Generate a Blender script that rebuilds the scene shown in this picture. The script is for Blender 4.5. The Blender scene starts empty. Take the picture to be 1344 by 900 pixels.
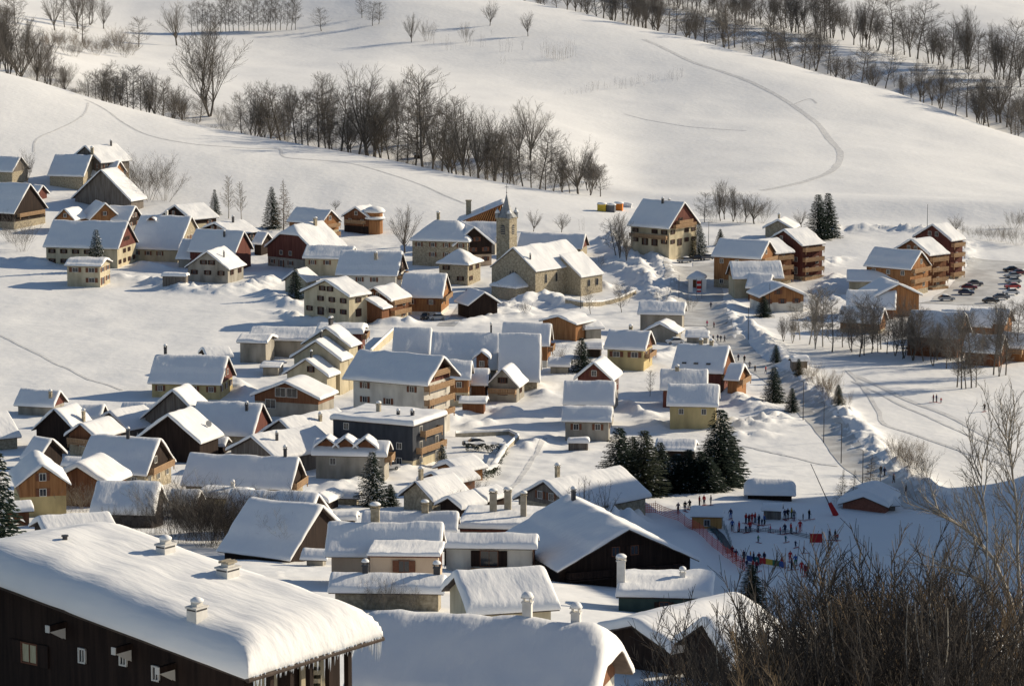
import bpy, bmesh, math, random
import numpy as np
from mathutils import Vector, Matrix
R = math.radians
rnd = random.Random(7)
scene = bpy.context.scene
col = scene.collection
# ------------------------------------------------------------------ camera model (photo pixels 1344 x 900)
F = 4000.0; CX, CY = 672.0, 450.0; D0 = R(8.7)
def elev_tan(py): return math.tan(-D0 + math.atan((CY - py) / F))
def ray_s(px, py):
    b = (CY - py) / F
    return ((px - CX) / F) / (math.cos(D0) + b * math.sin(D0))
def project(x, y, z):
    d = y * math.cos(D0) - z * math.sin(D0)
    return CX + F * x / d, CY - F * (y * math.sin(D0) + z * math.cos(D0)) / d
def ppm_at(y, z=-100.0): return F / (y * math.cos(D0) - z * math.sin(D0))

# ------------------------------------------------------------------ helpers
def tag(o, label=None, cat=None, group=None, kind=None):
    if label: o['label'] = label
    if cat: o['category'] = cat
    if group: o['group'] = group
    if kind: o['kind'] = kind
    return o
def empty(name, loc=(0, 0, 0), rz=0.0):
    o = bpy.data.objects.new(name, None); col.objects.link(o)
    o.location = loc; o.rotation_euler = (0, 0, rz); o.empty_display_size = 0.3
    return o
def link(name, me, parent=None, loc=None, rz=None):
    o = bpy.data.objects.new(name, me); col.objects.link(o)
    if parent is not None: o.parent = parent
    if loc is not None: o.location = loc
    if rz is not None: o.rotation_euler = (0, 0, rz)
    return o
class MB:
    def __init__(s): s.v = []; s.f = []; s.m = []
    def vert(s, p): s.v.append(tuple(p)); return len(s.v) - 1
    def face(s, idx, m=0): s.f.append(tuple(idx)); s.m.append(m)
    def poly(s, pts, m=0):
        n = len(s.v); s.v.extend(tuple(p) for p in pts); s.face(range(n, n + len(pts)), m)
    def box(s, c, d, m=0, rz=0.0):
        cx, cy, cz = c; a, b, h = d[0] / 2, d[1] / 2, d[2] / 2
        co, si = math.cos(rz), math.sin(rz); n = len(s.v)
        for z in (-h, h):
            for x, y in ((-a, -b), (a, -b), (a, b), (-a, b)):
                s.v.append((cx + x * co - y * si, cy + x * si + y * co, cz + z))
        for q in ((3, 2, 1, 0), (4, 5, 6, 7), (0, 1, 5, 4), (1, 2, 6, 5), (2, 3, 7, 6), (3, 0, 4, 7)):
            s.face([n + i for i in q], m)
    def tube(s, p, r, n=5, m=0, cap=True):
        base = len(s.v); k = len(p)
        for i in range(k):
            a = Vector(p[max(i - 1, 0)]); b = Vector(p[min(i + 1, k - 1)]); d = b - a
            if d.length < 1e-6: d = Vector((0, 0, 1))
            d.normalize()
            e1 = d.cross(Vector((0.13, 0.2, 1)) if abs(d.z) < .95 else Vector((1, 0.1, 0))); e1.normalize(); e2 = d.cross(e1)
            c = Vector(p[i])
            for j in range(n):
                t = 2 * math.pi * j / n
                s.v.append(tuple(c + e1 * (r[i] * math.cos(t)) + e2 * (r[i] * math.sin(t))))
        for i in range(k - 1):
            for j in range(n):
                a = base + i * n + j; b = base + i * n + (j + 1) % n
                s.face((a, b, b + n, a + n), m)
        if cap:
            s.face([base + j for j in range(n)][::-1], m); s.face([base + (k - 1) * n + j for j in range(n)], m)
    def lathe(s, prof, n=10, m=0, c=(0, 0, 0)):
        base = len(s.v)
        for r, z in prof:
            for j in range(n):
                t = 2 * math.pi * j / n; s.v.append((c[0] + r * math.cos(t), c[1] + r * math.sin(t), c[2] + z))
        for i in range(len(prof) - 1):
            for j in range(n):
                a = base + i * n + j; b = base + i * n + (j + 1) % n; s.face((a, b, b + n, a + n), m)
        s.face([base + j for j in range(n)][::-1], m); s.face([base + (len(prof) - 1) * n + j for j in range(n)], m)
    def mesh(s, name, mats, smooth=False):
        me = bpy.data.meshes.new(name); me.from_pydata(s.v, [], s.f)
        for mt in (mats if isinstance(mats, (list, tuple)) else [mats]): me.materials.append(mt)
        me.polygons.foreach_set('material_index', s.m)
        if smooth: me.polygons.foreach_set('use_smooth', [True] * len(s.f))
        me.update(); return me
    def build(s, name, mats, parent=None, smooth=False, loc=None, rz=None):
        return link(name, s.mesh(name, mats, smooth), parent, loc, rz)

def vnoise(x, y, seed=0):
    xi = np.floor(x).astype(np.int64); yi = np.floor(y).astype(np.int64)
    fx = x - xi; fy = y - yi; fx = fx * fx * (3 - 2 * fx); fy = fy * fy * (3 - 2 * fy)
    def h(a, b):
        n = (a * 374761393 + b * 668265263 + seed * 2147483647) & 0x7fffffff
        n = ((n ^ (n >> 13)) * 1274126177) & 0x7fffffff
        return ((n ^ (n >> 16)) & 0xffff) / 65535.0
    return (h(xi, yi) * (1 - fx) + h(xi + 1, yi) * fx) * (1 - fy) + (h(xi, yi + 1) * (1 - fx) + h(xi + 1, yi + 1) * fx) * fy - 0.5

# ------------------------------------------------------------------ materials
def mat(name, c, c2=None, scale=1.0, stretch=(1, 1, 1), rough=.85, bump=0.0, bscale=None, bstretch=None, spec=0.2, detail=3.0, thr=(.35, .65)):
    m = bpy.data.materials.new(name); m.use_nodes = True; nt = m.node_tree; n = nt.nodes; n.clear()
    out = n.new('ShaderNodeOutputMaterial'); p = n.new('ShaderNodeBsdfPrincipled'); nt.links.new(p.outputs[0], out.inputs[0])
    p.inputs['Base Color'].default_value = (*c, 1); p.inputs['Roughness'].default_value = rough
    p.inputs['Specular IOR Level'].default_value = spec
    tc = n.new('ShaderNodeTexCoord')
    if c2 is not None:
        mp = n.new('ShaderNodeMapping'); mp.inputs['Scale'].default_value = stretch; nt.links.new(tc.outputs['Object'], mp.inputs[0])
        nz = n.new('ShaderNodeTexNoise'); nz.inputs['Scale'].default_value = scale; nz.inputs['Detail'].default_value = detail
        nt.links.new(mp.outputs[0], nz.inputs['Vector'])
        cr = n.new('ShaderNodeValToRGB'); cr.color_ramp.elements[0].color = (*c, 1); cr.color_ramp.elements[1].color = (*c2, 1)
        cr.color_ramp.elements[0].position = thr[0]; cr.color_ramp.elements[1].position = thr[1]
        nt.links.new(nz.outputs[0], cr.inputs[0]); nt.links.new(cr.outputs[0], p.inputs['Base Color'])
    if bump:
        mp = n.new('ShaderNodeMapping'); mp.inputs['Scale'].default_value = bstretch or stretch; nt.links.new(tc.outputs['Object'], mp.inputs[0])
        nz = n.new('ShaderNodeTexNoise'); nz.inputs['Scale'].default_value = bscale or scale; nz.inputs['Detail'].default_value = 4
        nt.links.new(mp.outputs[0], nz.inputs['Vector'])
        b = n.new('ShaderNodeBump'); b.inputs['Strength'].default_value = 1.0; b.inputs['Distance'].default_value = bump
        nt.links.new(nz.outputs[0], b.inputs['Height']); nt.links.new(b.outputs[0], p.inputs['Normal'])
    return m
M = {}
M['snow'] = mat('snow', (.85, .85, .84), (.88, .88, .87), .08, rough=.75, bump=.15, bscale=.42)
M['roof_snow'] = mat('roof_snow', (.86, .86, .86), (.89, .89, .88), .6, rough=.75, bump=.10, bscale=.9, bstretch=(1.6, .35, 1))
M['roof_snow_g'] = M['roof_snow']
M['road'] = mat('packed_snow', (.50, .49, .47), (.68, .68, .66), .25, rough=.7, bump=.05, bscale=1.5)
M['trod_shade'] = mat('trodden_shade_snow', (.60, .60, .60), (.75, .75, .74), .5, rough=.8, bump=.12, bscale=1.2)  # trodden tracks; the shading of their grooves is put into this darker colour
W2 = (1.5, 1.5, .12)
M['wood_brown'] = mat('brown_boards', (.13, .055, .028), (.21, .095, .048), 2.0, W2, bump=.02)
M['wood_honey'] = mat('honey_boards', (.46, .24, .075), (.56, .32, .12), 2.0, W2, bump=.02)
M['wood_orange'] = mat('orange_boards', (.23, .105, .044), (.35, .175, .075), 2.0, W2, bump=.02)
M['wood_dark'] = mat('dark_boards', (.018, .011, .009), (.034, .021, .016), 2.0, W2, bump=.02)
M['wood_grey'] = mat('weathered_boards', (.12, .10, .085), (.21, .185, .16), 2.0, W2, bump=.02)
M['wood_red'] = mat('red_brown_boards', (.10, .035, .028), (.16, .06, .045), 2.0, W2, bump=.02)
M['rail'] = mat('balcony_boards', (.30, .19, .105), (.42, .28, .17), 2.0, (3, 3, .3), bump=.01)
M['cream'] = mat('cream_render', (.36, .31, .21), (.55, .48, .34), .55, (1, 1, .35), thr=(.3, .6), bump=.01, bscale=6)
M['yellow'] = mat('yellow_render', (.36, .29, .15), (.53, .43, .22), .55, (1, 1, .35), thr=(.3, .6), bump=.01, bscale=6)
M['white'] = mat('white_render', (.46, .43, .38), (.66, .63, .56), .55, (1, 1, .35), thr=(.3, .6), bump=.01, bscale=6)
M['grey'] = mat('grey_render', (.20, .185, .155), (.37, .34, .29), .55, (1, 1, .35), thr=(.3, .62), bump=.01, bscale=6)
M['pink'] = mat('apricot_render', (.46, .34, .24), (.60, .46, .33), .55, (1, 1, .35), thr=(.3, .6), bump=.01, bscale=6)
M['stone'] = mat('stone_wall', (.24, .205, .145), (.44, .38, .28), 2.2, rough=.9, bump=.06, bscale=2.5, detail=6)
M['slate'] = mat('dark_cladding', (.03, .036, .048), (.05, .056, .07), 1.0, (1, 1, .2), rough=.6)
M['green'] = mat('green_fascia', (.03, .055, .05), (.045, .075, .065), 1.0, rough=.6)
M['edge'] = mat('roof_edge', (.055, .04, .034), (.09, .068, .055), 1.5, rough=.8)
M['glass'] = mat('window_glass', (.025, .028, .034), rough=.12, spec=.6)
M['curtain'] = mat('net_curtain', (.42, .38, .24), (.55, .5, .34), 4, (8, 8, .5))
M['frame_w'] = mat('white_frame', (.62, .60, .55))
M['shutter'] = mat('brown_shutter', (.13, .055, .035), (.19, .085, .05), 3, (1, 1, 8))
M['concrete'] = mat('concrete', (.33, .29, .22), (.43, .38, .3), 1.5, bump=.02)
M['chim_w'] = mat('white_chimney', (.62, .60, .56), (.72, .70, .66), 2)
M['metal'] = mat('dark_metal', (.06, .06, .065), rough=.45)
M['zinc'] = mat('grey_metal_roof', (.24, .25, .26), (.33, .34, .35), 1.5, rough=.5)
M['bark'] = mat('bark', (.09, .078, .066), (.15, .132, .112), 3, (3, 3, .5))
M['twig'] = mat('twigs', (.14, .124, .108), (.20, .18, .158), 1)
M['twig_dark'] = mat('dark_twigs', (.040, .034, .030), (.072, .061, .052), 1)
M['bark_dark'] = mat('dark_bark', (.05, .043, .038), (.11, .098, .085), 3, (3, 3, .5))
M['twig_pale'] = mat('pale_twigs', (.20, .175, .145), (.29, .26, .22), 1)
M['twig_tan'] = mat('tan_twigs', (.15, .105, .062), (.22, .16, .10), 1)
M['bark_pale'] = mat('pale_bark', (.30, .27, .23), (.44, .41, .36), 3, (3, 3, .8))
M['needle'] = mat('needles', (.010, .022, .015), (.024, .042, .026), .9)
M['needle_b'] = mat('olive_needles', (.024, .032, .018), (.042, .052, .028), .9)
M['larch'] = mat('larch_twigs', (.10, .08, .045), (.15, .12, .07), 1)
M['hedge'] = mat('hedge_leaves', (.018, .03, .015), (.035, .045, .022), 2)
M['ice'] = mat('icicle', (.72, .76, .80), rough=.15, spec=.6)
M['skin'] = mat('skin', (.48, .27, .19), rough=.6)
CL = dict(red=(.42, .03, .03), navy=(.02, .028, .07), black=(.016, .016, .02), blue=(.05, .11, .32), white=(.62, .62, .62), yellow=(.60, .42, .06), green=(.05, .17, .09), pink=(.50, .10, .18), grey=(.13, .13, .14), orange=(.55, .18, .03), silver=(.36, .37, .38), teal=(.03, .13, .15), burgundy=(.16, .02, .03))
for k, c in CL.items(): M['c_' + k] = mat(k + '_cloth', c, rough=.8)
for k, c in CL.items():
    M['p_' + k] = mat(k + '_paint', c, rough=.3, spec=.5)
M['rubber'] = mat('rubber', (.02, .02, .02)); M['lamp'] = mat('lamp_glass', (.5, .5, .48), rough=.2)
M['net'] = mat('red_netting', (.72, .13, .09)); M['brick'] = mat('brick', (.22, .085, .055), (.3, .12, .08), 3)

# ------------------------------------------------------------------ terrain
PXS = [-420, 0, 168, 336, 504, 672, 840, 1008, 1176, 1344, 1760]
def I(px, *v): return float(np.interp(px, PXS, v))
def zpy(Y, z): return CY - F * math.tan(math.atan2(z, Y) + D0)
def crest1_py(p): return I(p, -20, 90, 143, 178, 207, 245, 273, 285, 290, 296, 300)
def crest1_Y(p):  return I(p, 1260, 1150, 1115, 1080, 1045, 1010, 985, 960, 950, 940, 930)
def crest2_py(p): return I(p, -75, -70, -65, -55, -35, -4, 33, 77, 122, 183, 300)
def crest2_Y(p):  return I(p, 1760, 1760, 1750, 1730, 1690, 1640, 1560, 1470, 1390, 1290, 1150)
def profile(p):
    k = []
    k.append((25, zpy(25, -16))); k.append((60, zpy(60, -24)))
    k.append((110, zpy(110, -37))); k.append((185, zpy(185, -56 if p < 800 else -60)))
    k.append((235, I(p, 905, 905, 905, 905, 905, 905, 905, 900, 900, 900, 900)))
    k.append((300, I(p, 800, 800, 800, 800, 802, 806, 818, 825, 830, 835, 835)))
    k.append((430, I(p, 700, 700, 700, 700, 704, 712, 728, 730, 728, 730, 728)))
    k.append((492, I(p, 650, 650, 650, 650, 651, 653, 653, 652, 660, 680, 660)))
    k.append((545, I(p, 600, 600, 600, 600, 600, 602, 605, 606, 606, 608, 600)))
    k.append((645, 500)); k.append((770, 400)); k.append((900, I(p, 300, 300, 312, 312, 311, 311, 311, 308, 306, 306, 306)))
    cy, cY = crest1_py(p), crest1_Y(p); w = I(p, 1, 1, 1, 1, 1, 1, .12, 0, 0, 0, 0)
    k.append((cY, cy)); zc = cY * elev_tan(cy)
    k.append((cY + 32, zpy(cY + 32, zc + I(p, -5, -5, -5, -5, -5, -5, 1, 3.5, 3.5, 3.5, 3.5))))
    k.append((cY + 85, I(p, -40, 62, 118, 147, 166, 204, 246, 247, 254, 263, 270)))
    h2, Y2 = crest2_py(p), crest2_Y(p); Ym = (cY + 85 + Y2) / 2
    k.append((Ym, I(p, -55, 14, 50, 70, 82, 108, 143, 165, 192, 228, 285)))
    k.append((Y2, h2)); z2 = Y2 * elev_tan(h2)
    k.append((Y2 + 28, zpy(Y2 + 28, z2 + I(p, 8, 8, 8, 6, 0, -5, -6, -6, -6, -6, -6))))
    k.append((Y2 + 75, h2 - I(p, 15, 15, 15, 15, 15, 14, 14, 18, 26, 37, 40)))
    k.append((Y2 + 150, h2 - I(p, 30, 30, 30, 30, 30, 30, 33, 43, 50, 73, 80)))
    k.append((Y2 + 330, h2 - I(p, 60, 60, 60, 70, 80, 90, 100, 120, 120, 150, 150)))
    k.append((2600, h2 - 260))
    return k
NC = 760
cpx = np.linspace(-420, 2540, NC); cs = (cpx - CX) / F / math.cos(D0)
ys = np.concatenate([np.arange(25, 440, 1.6), np.arange(440, 960, .95), np.arange(960, 1800, 2.8), np.arange(1800, 2601, 20)])
NR = len(ys)
def pchip(xk, yk, x):
    h = np.diff(xk); d = np.diff(yk) / h; m = np.zeros_like(yk)
    for i in range(1, len(xk) - 1):
        if d[i - 1] * d[i] > 0:
            w1 = 2 * h[i] + h[i - 1]; w2 = h[i] + 2 * h[i - 1]; m[i] = (w1 + w2) / (w1 / d[i - 1] + w2 / d[i])
    m[0], m[-1] = d[0], d[-1]
    i = np.clip(np.searchsorted(xk, x) - 1, 0, len(h) - 1); t = (x - xk[i]) / h[i]
    return (yk[i] * (1 + 2 * t) * (1 - t) ** 2 + m[i] * h[i] * t * (1 - t) ** 2 + yk[i + 1] * t * t * (3 - 2 * t) + m[i + 1] * h[i] * t * t * (t - 1))
ZT = np.zeros((NC, NR))
for c in range(NC):
    pr = profile(cpx[c]); yk = np.array([a for a, b in pr]); zk = np.array([a * elev_tan(b) for a, b in pr])
    ZT[c] = pchip(yk, zk, ys)
ker = np.exp(-np.linspace(-2, 2, 31) ** 2); ker /= ker.sum()      # smooth across columns
pad = np.pad(ZT, ((15, 15), (0, 0)), mode='edge')
ZT = sum(ker[i] * pad[i:i + NC] for i in range(31))
GX = cs[:, None] * ys[None, :]; GY = np.broadcast_to(ys[None, :], GX.shape)
far = np.clip((GY - 940) / 100, 0, 1)
ZT += .9 * vnoise(GX / 34, GY / 34, 1) * (0.5 + far) + .45 * vnoise(GX / 9, GY / 12, 2) * (1 - .5 * far)
vil = np.clip((GY - 300) / 60, 0, 1) * np.clip((930 - GY) / 40, 0, 1) * np.clip((GX + GY * .09 + 8) / 14, .25, 1) * np.clip((GY * .105 - GX) / 12, .2, 1)
ZT += vil * (.55 * np.abs(vnoise(GX / 6.5, GY / 6.5, 21)) * (vnoise(GX / 22, GY / 22, 22) > -.05) + .22 * vnoise(GX / 2.4, GY / 2.6, 23))
# unseen knoll added right of the frame to shade the beginners' slope
KN = dict(x0=112, y0=430, sx=36, sy=95, h=80)
def shade_knoll(x, y): 
    dx = np.maximum(0, (165 - x) / 40); dy = np.maximum(0, np.abs(y - 450) - 75) / 26
    return KN['h'] * np.exp(-(dx ** 2 + dy ** 2)) 
side = np.clip((GX / GY - (1344 - CX) / F / math.cos(D0) - .004) / .03, 0, 1)
ZT += shade_knoll(GX, GY) * side
def ground(x, y):
    fc = np.clip((x / y - cs[0]) / (cs[1] - cs[0]), 0, NC - 1.001); r = np.clip(np.searchsorted(ys, y) - 1, 0, NR - 2)
    c = int(fc); a = fc - c; b = (y - ys[r]) / (ys[r + 1] - ys[r])
    return float((ZT[c, r] * (1 - a) + ZT[c + 1, r] * a) * (1 - b) + (ZT[c, r + 1] * (1 - a) + ZT[c + 1, r + 1] * a) * b)
def hit(px, py, ymin=70.0, ymax=2000.0):
    s = ray_s(px, py); tz = elev_tan(py); fc = min(max((s - cs[0]) / (cs[1] - cs[0]), 0), NC - 1.001); c = int(fc); a = fc - c
    zz = ZT[c] * (1 - a) + ZT[c + 1] * a - tz * ys
    ok = np.nonzero((zz >= 0) & (ys > ymin) & (ys < ymax))[0]
    if len(ok) == 0:
        i = int(np.argmax(np.where((ys > ymin) & (ys < ymax), zz, -1e9))); y = float(ys[i])
    else:
        i = ok[0]; y = float(ys[i])
        if i > 0 and zz[i - 1] < 0: y = float(ys[i - 1] + (ys[i] - ys[i - 1]) * (-zz[i - 1]) / (zz[i] - zz[i - 1]))
    x = s * y
    return x, y, ground(x, y)
def at_Y(px, Y):
    x = ray_s(px, 300) * Y; z = ground(x, Y); q = project(x, Y, z)[0]; x += (px - q) / F * Y
    return x, Y, ground(x, Y)
# heaps of ploughed snow: (pixel polyline, half width m, height m)
HEAPS = [([(205, 372), (240, 382), (290, 384), (330, 380), (350, 372)], 5, 2.2),
         ([(690, 400), (720, 396), (740, 404)], 6, 3.0), ([(800, 318), (830, 345), (850, 372), (862, 395)], 5, 3.0),
         ([(690, 398), (660, 408), (640, 410)], 4, 2.0), ([(860, 375), (880, 392), (870, 405)], 5, 2.5),
         ([(978, 430), (1003, 452), (1026, 473), (1050, 494), (1072, 515), (1097, 543)], 4, 2.6),
         ([(1097, 543), (1120, 565), (1142, 588), (1172, 614), (1204, 640), (1232, 664)], 4.5, 2.6),
         ([(955, 560), (990, 560), (1020, 552)], 5, 2.2), ([(1095, 305), (1150, 302), (1200, 305), (1240, 304)], 5, 2.4),
         ([(975, 445), (960, 425), (955, 400)], 4, 1.6), ([(1080, 350), (1100, 340)], 4, 1.6), ([(830, 385), (850, 380)], 4, 2.),
         ([(560, 555), (600, 548), (640, 540), (690, 545), (730, 540)], 3.5, 1.2), ([(1230, 372), (1260, 350), (1268, 320)], 4, 1.6),
         ([(1090, 396), (1120, 392), (1150, 400)], 4, 1.6), ([(130, 366), (165, 366), (180, 366)], 4, 1.6), ([(355, 385), (370, 395), (385, 402)], 4, 1.6),
         ([(600, 425), (640, 420), (690, 415)], 3, 1.2), ([(860, 470), (900, 455)], 3, 1.2), ([(690, 590), (720, 575)], 3, 1.4), ([(440, 640), (470, 634)], 3, 1.5), ([(515, 618), (545, 612), (560, 604)], 3, 1.3), ([(612, 560), (640, 556)], 2.5, 1.4), ([(845, 545), (866, 552)], 3, 1.4), ([(700, 505), (715, 520)], 2.5, 1.3), ([(500, 425), (540, 424)], 3, 1.5), ([(310, 505), (330, 520)], 3, 1.4), ([(375, 412), (400, 424), (440, 424)], 3, 1.6), ([(740, 455), (790, 452)], 3, 1.3), ([(960, 520), (985, 530), (1000, 540)], 4, 2.0), ([(965, 575), (1000, 572)], 3.5, 1.6), ([(830, 360), (800, 350)], 4, 2.4), ([(850, 330), (870, 352), (885, 378)], 4, 2.2), ([(760, 372), (790, 378)], 4, 2.2), ([(640, 415), (690, 408)], 4, 2.0), ([(1060, 395), (1085, 380), (1095, 365)], 4, 1.8), ([(775, 702), (805, 692), (832, 676)], 5, 3.2), ([(0, 345), (30, 342), (55, 346)], 4, 1.6), ([(185, 350), (210, 352)], 3.5, 1.5), ([(820, 530), (850, 545), (860, 560)], 3, 1.2)]
def dist_poly(X, Y, pts):
    best = np.full(X.shape, 1e9)
    for (ax, ay), (bx, by) in zip(pts[:-1], pts[1:]):
        dx, dy = bx - ax, by - ay; t = np.clip(((X - ax) * dx + (Y - ay) * dy) / (dx * dx + dy * dy + 1e-9), 0, 1)
        best = np.minimum(best, np.hypot(X - ax - t * dx, Y - ay - t * dy))
    return best
ADD = np.zeros_like(ZT)
for pts, hw, hh in HEAPS:
    w = [hit(*p)[:2] for p in pts]
    xs_ = [p[0] for p in w]; ys_ = [p[1] for p in w]
    msk = (GX > min(xs_) - 12) & (GX < max(xs_) + 12) & (GY > min(ys_) - 12) & (GY < max(ys_) + 12)
    if not msk.any(): continue
    gx, gy = GX[msk], GY[msk]; d = dist_poly(gx, gy, w)
    lump = .62 + .75 * np.abs(vnoise(gx / 3.6, gy / 3.6, 5)) + .75 * vnoise(gx / 1.4, gy / 1.4, 6) + .5 * vnoise(gx / 7, gy / 7, 8)
    ADD[msk] = np.maximum(ADD[msk], hh * np.exp(-(d / hw) ** 2 * 1.6) * np.clip(lump, 0.05, 2))
ZT += ADD
v = np.stack([GX, GY, ZT], -1).reshape(-1, 3)
idx = (np.arange(NC - 1)[:, None] * NR + np.arange(NR - 1)[None, :]).ravel()
fa = np.stack([idx, idx + NR, idx + NR + 1, idx + 1], -1)
me = bpy.data.meshes.new('terrain'); me.vertices.add(len(v)); me.vertices.foreach_set('co', v.ravel())
me.loops.add(fa.size); me.loops.foreach_set('vertex_index', fa.ravel().astype(np.int32)); me.polygons.add(len(fa))
me.polygons.foreach_set('loop_start', np.arange(0, fa.size, 4, dtype=np.int32)); me.polygons.foreach_set('loop_total', np.full(len(fa), 4, dtype=np.int32))
me.polygons.foreach_set('use_smooth', np.ones(len(fa), dtype=bool)); me.update(calc_edges=True); me.materials.append(M['snow'])
tag(link('terrain', me), 'snow covered ground of the valley, village and hillside', 'ground', kind='structure')

def ribbon(name, label, pts, w, m, lift=.07, kind='structure', step=1.0, cat='path'):
    P = [Vector(hit(*p)) for p in pts]; out = []
    for i in range(len(P) - 1):
        p0, p1, p2, p3 = P[max(i - 1, 0)], P[i], P[i + 1], P[min(i + 2, len(P) - 1)]
        n = max(2, int((p2 - p1).length / step))
        for j in range(n):
            t = j / n; out.append(.5 * ((2 * p1) + (p2 - p0) * t + (2 * p0 - 5 * p1 + 4 * p2 - p3) * t * t + (3 * p1 - p0 - 3 * p2 + p3) * t ** 3))
    out.append(P[-1]); mb = MB(); K = max(2, int(w / 1.2) + 1)
    for i, p in enumerate(out):
        d = out[min(i + 1, len(out) - 1)] - out[max(i - 1, 0)]; nrm = Vector((-d.y, d.x, 0)); nrm.normalize()
        ww = w * (.85 + .3 * (vnoise(np.array([i * .13]), np.array([w]), 9)[0] + .5))
        for j in range(K):
            q = p + nrm * ww * (j / (K - 1) - .5); mb.vert((q.x, q.y, ground(q.x, q.y) + lift))
    for i in range(len(out) - 1):
        for j in range(K - 1):
            a = i * K + j; mb.face((a, a + 1, a + K + 1, a + K))
    o = mb.build(name, M[m], smooth=True); tag(o, label, cat, kind=kind); return o
# ------------------------------------------------------------------ buildings
def S(x0, x1, ry, ey, by, psi=-12, pitch=37, T=.5, Y=None):
    ps = R(psi); th = R(pitch); d = Vector((math.cos(ps), math.sin(ps))); nrm = Vector((-d.y, d.x)); xm = (x0 + x1) / 2; fx = xm
    oe = .7
    for _ in range(4):
        x, y, z = hit(fx, by) if Y is None else at_Y(fx, Y)
        q = y * math.cos(D0) - z * math.sin(D0); k = F / q; dl = math.atan2(-z, y); sd, cd = math.sin(dl), math.cos(dl)
        he = (by - ey) / k / cd
        rise = (ey - ry) / k - T * cd
        hw = max(1.2, rise / (sd * math.cos(ps) + math.tan(th) * cd))
        L = (x1 - x0) / (k * max(.3, math.cos(ps)))
        c = Vector((x, y)) + nrm * (hw - oe)
        rx = project(c.x, c.y, z + he + hw * math.tan(th))[0]
        fx += xm - rx
    return dict(c=c, zb=z, psi=ps, L=L, W=2 * hw, he=he, th=th, T=T, hwp=hw)
def G(ax, ay, xl, xr, ey, by, al=20, L=10, T=.5, Y=None, pitch=None):
    a = R(al); d = Vector((math.sin(a), math.cos(a))); og = .7
    x, y, z = hit((xl + xr) / 2, by) if Y is None else at_Y((xl + xr) / 2, Y)
    for _ in range(3):
        q = y * math.cos(D0) - z * math.sin(D0); k = F / q; dl = math.atan2(-z, y); sd, cd = math.sin(dl), math.cos(dl)
        W = (xr - xl) / (k * math.cos(a)); he = (by - ey) / k / cd
        rise = (ey - ay) / k / cd - T
        th = math.atan(max(.1, rise / (W / 2))) if pitch is None else R(pitch)
        c = Vector((x, y)) + d * (L / 2 - og)
        px = project(x - d.x * og, y - d.y * og, z + he + W / 2 * math.tan(th))[0]
        x += (ax - px) / k
    return dict(c=c, zb=z, psi=math.pi / 2 - a, L=L, W=W, he=he, th=th, T=T, hwp=W / 2)
def roof_h(f, u, v, hip):
    hL, hR = hip
    tn = math.tan(f['th']); h = tn * (f['W'] / 2 - abs(v))
    if v > 0 and 'th2' in f: h = tn * f['W'] / 2 - math.tan(f['th2']) * v
    if f.get('mono'): h = tn * (f['W'] / 2 + v)
    if f.get('flat'): h = 0.0
    if hL: h = min(h, hL[1] + math.tan(R(hL[0])) * (u + f['L'] / 2))
    if hR: h = min(h, hR[1] + math.tan(R(hR[0])) * (f['L'] / 2 - u))
    return h
WIN = {}
def window_mesh(w, h, st):
    key = (round(w, 1), round(h, 1), st)
    if key in WIN: return WIN[key]
    mb = MB(); b = .09
    for x in (-w / 2, w / 2): mb.box((x, -.03, h / 2), (b, .12, h + b), 0)
    for z in (0, h): mb.box((0, -.028, z), (w + b, .12, b), 0)
    mb.box((0, -.035, h / 2), (.05, .06, h), 0)
    if st in ('brown', 'dark', 'red'):
        sw = w * .5
        for sx in (-1, 1): mb.box((sx * (w / 2 + sw / 2 + .05), -.05, h / 2), (sw, .06, h), 1)
    pm = MB(); pm.poly([(-w / 2, -.012, 0), (w / 2, -.012, 0), (w / 2, -.012, h), (-w / 2, -.012, h)])
    WIN[key] = (mb.mesh('window', [M['frame_w'] if st in ('white', 'brown') else M['shutter'], M['shutter'] if st != 'dark' else M['wood_dark']]), pm.mesh('pane', M['curtain'] if st == 'curtain' else M['glass']))
    return WIN[key]
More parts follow.
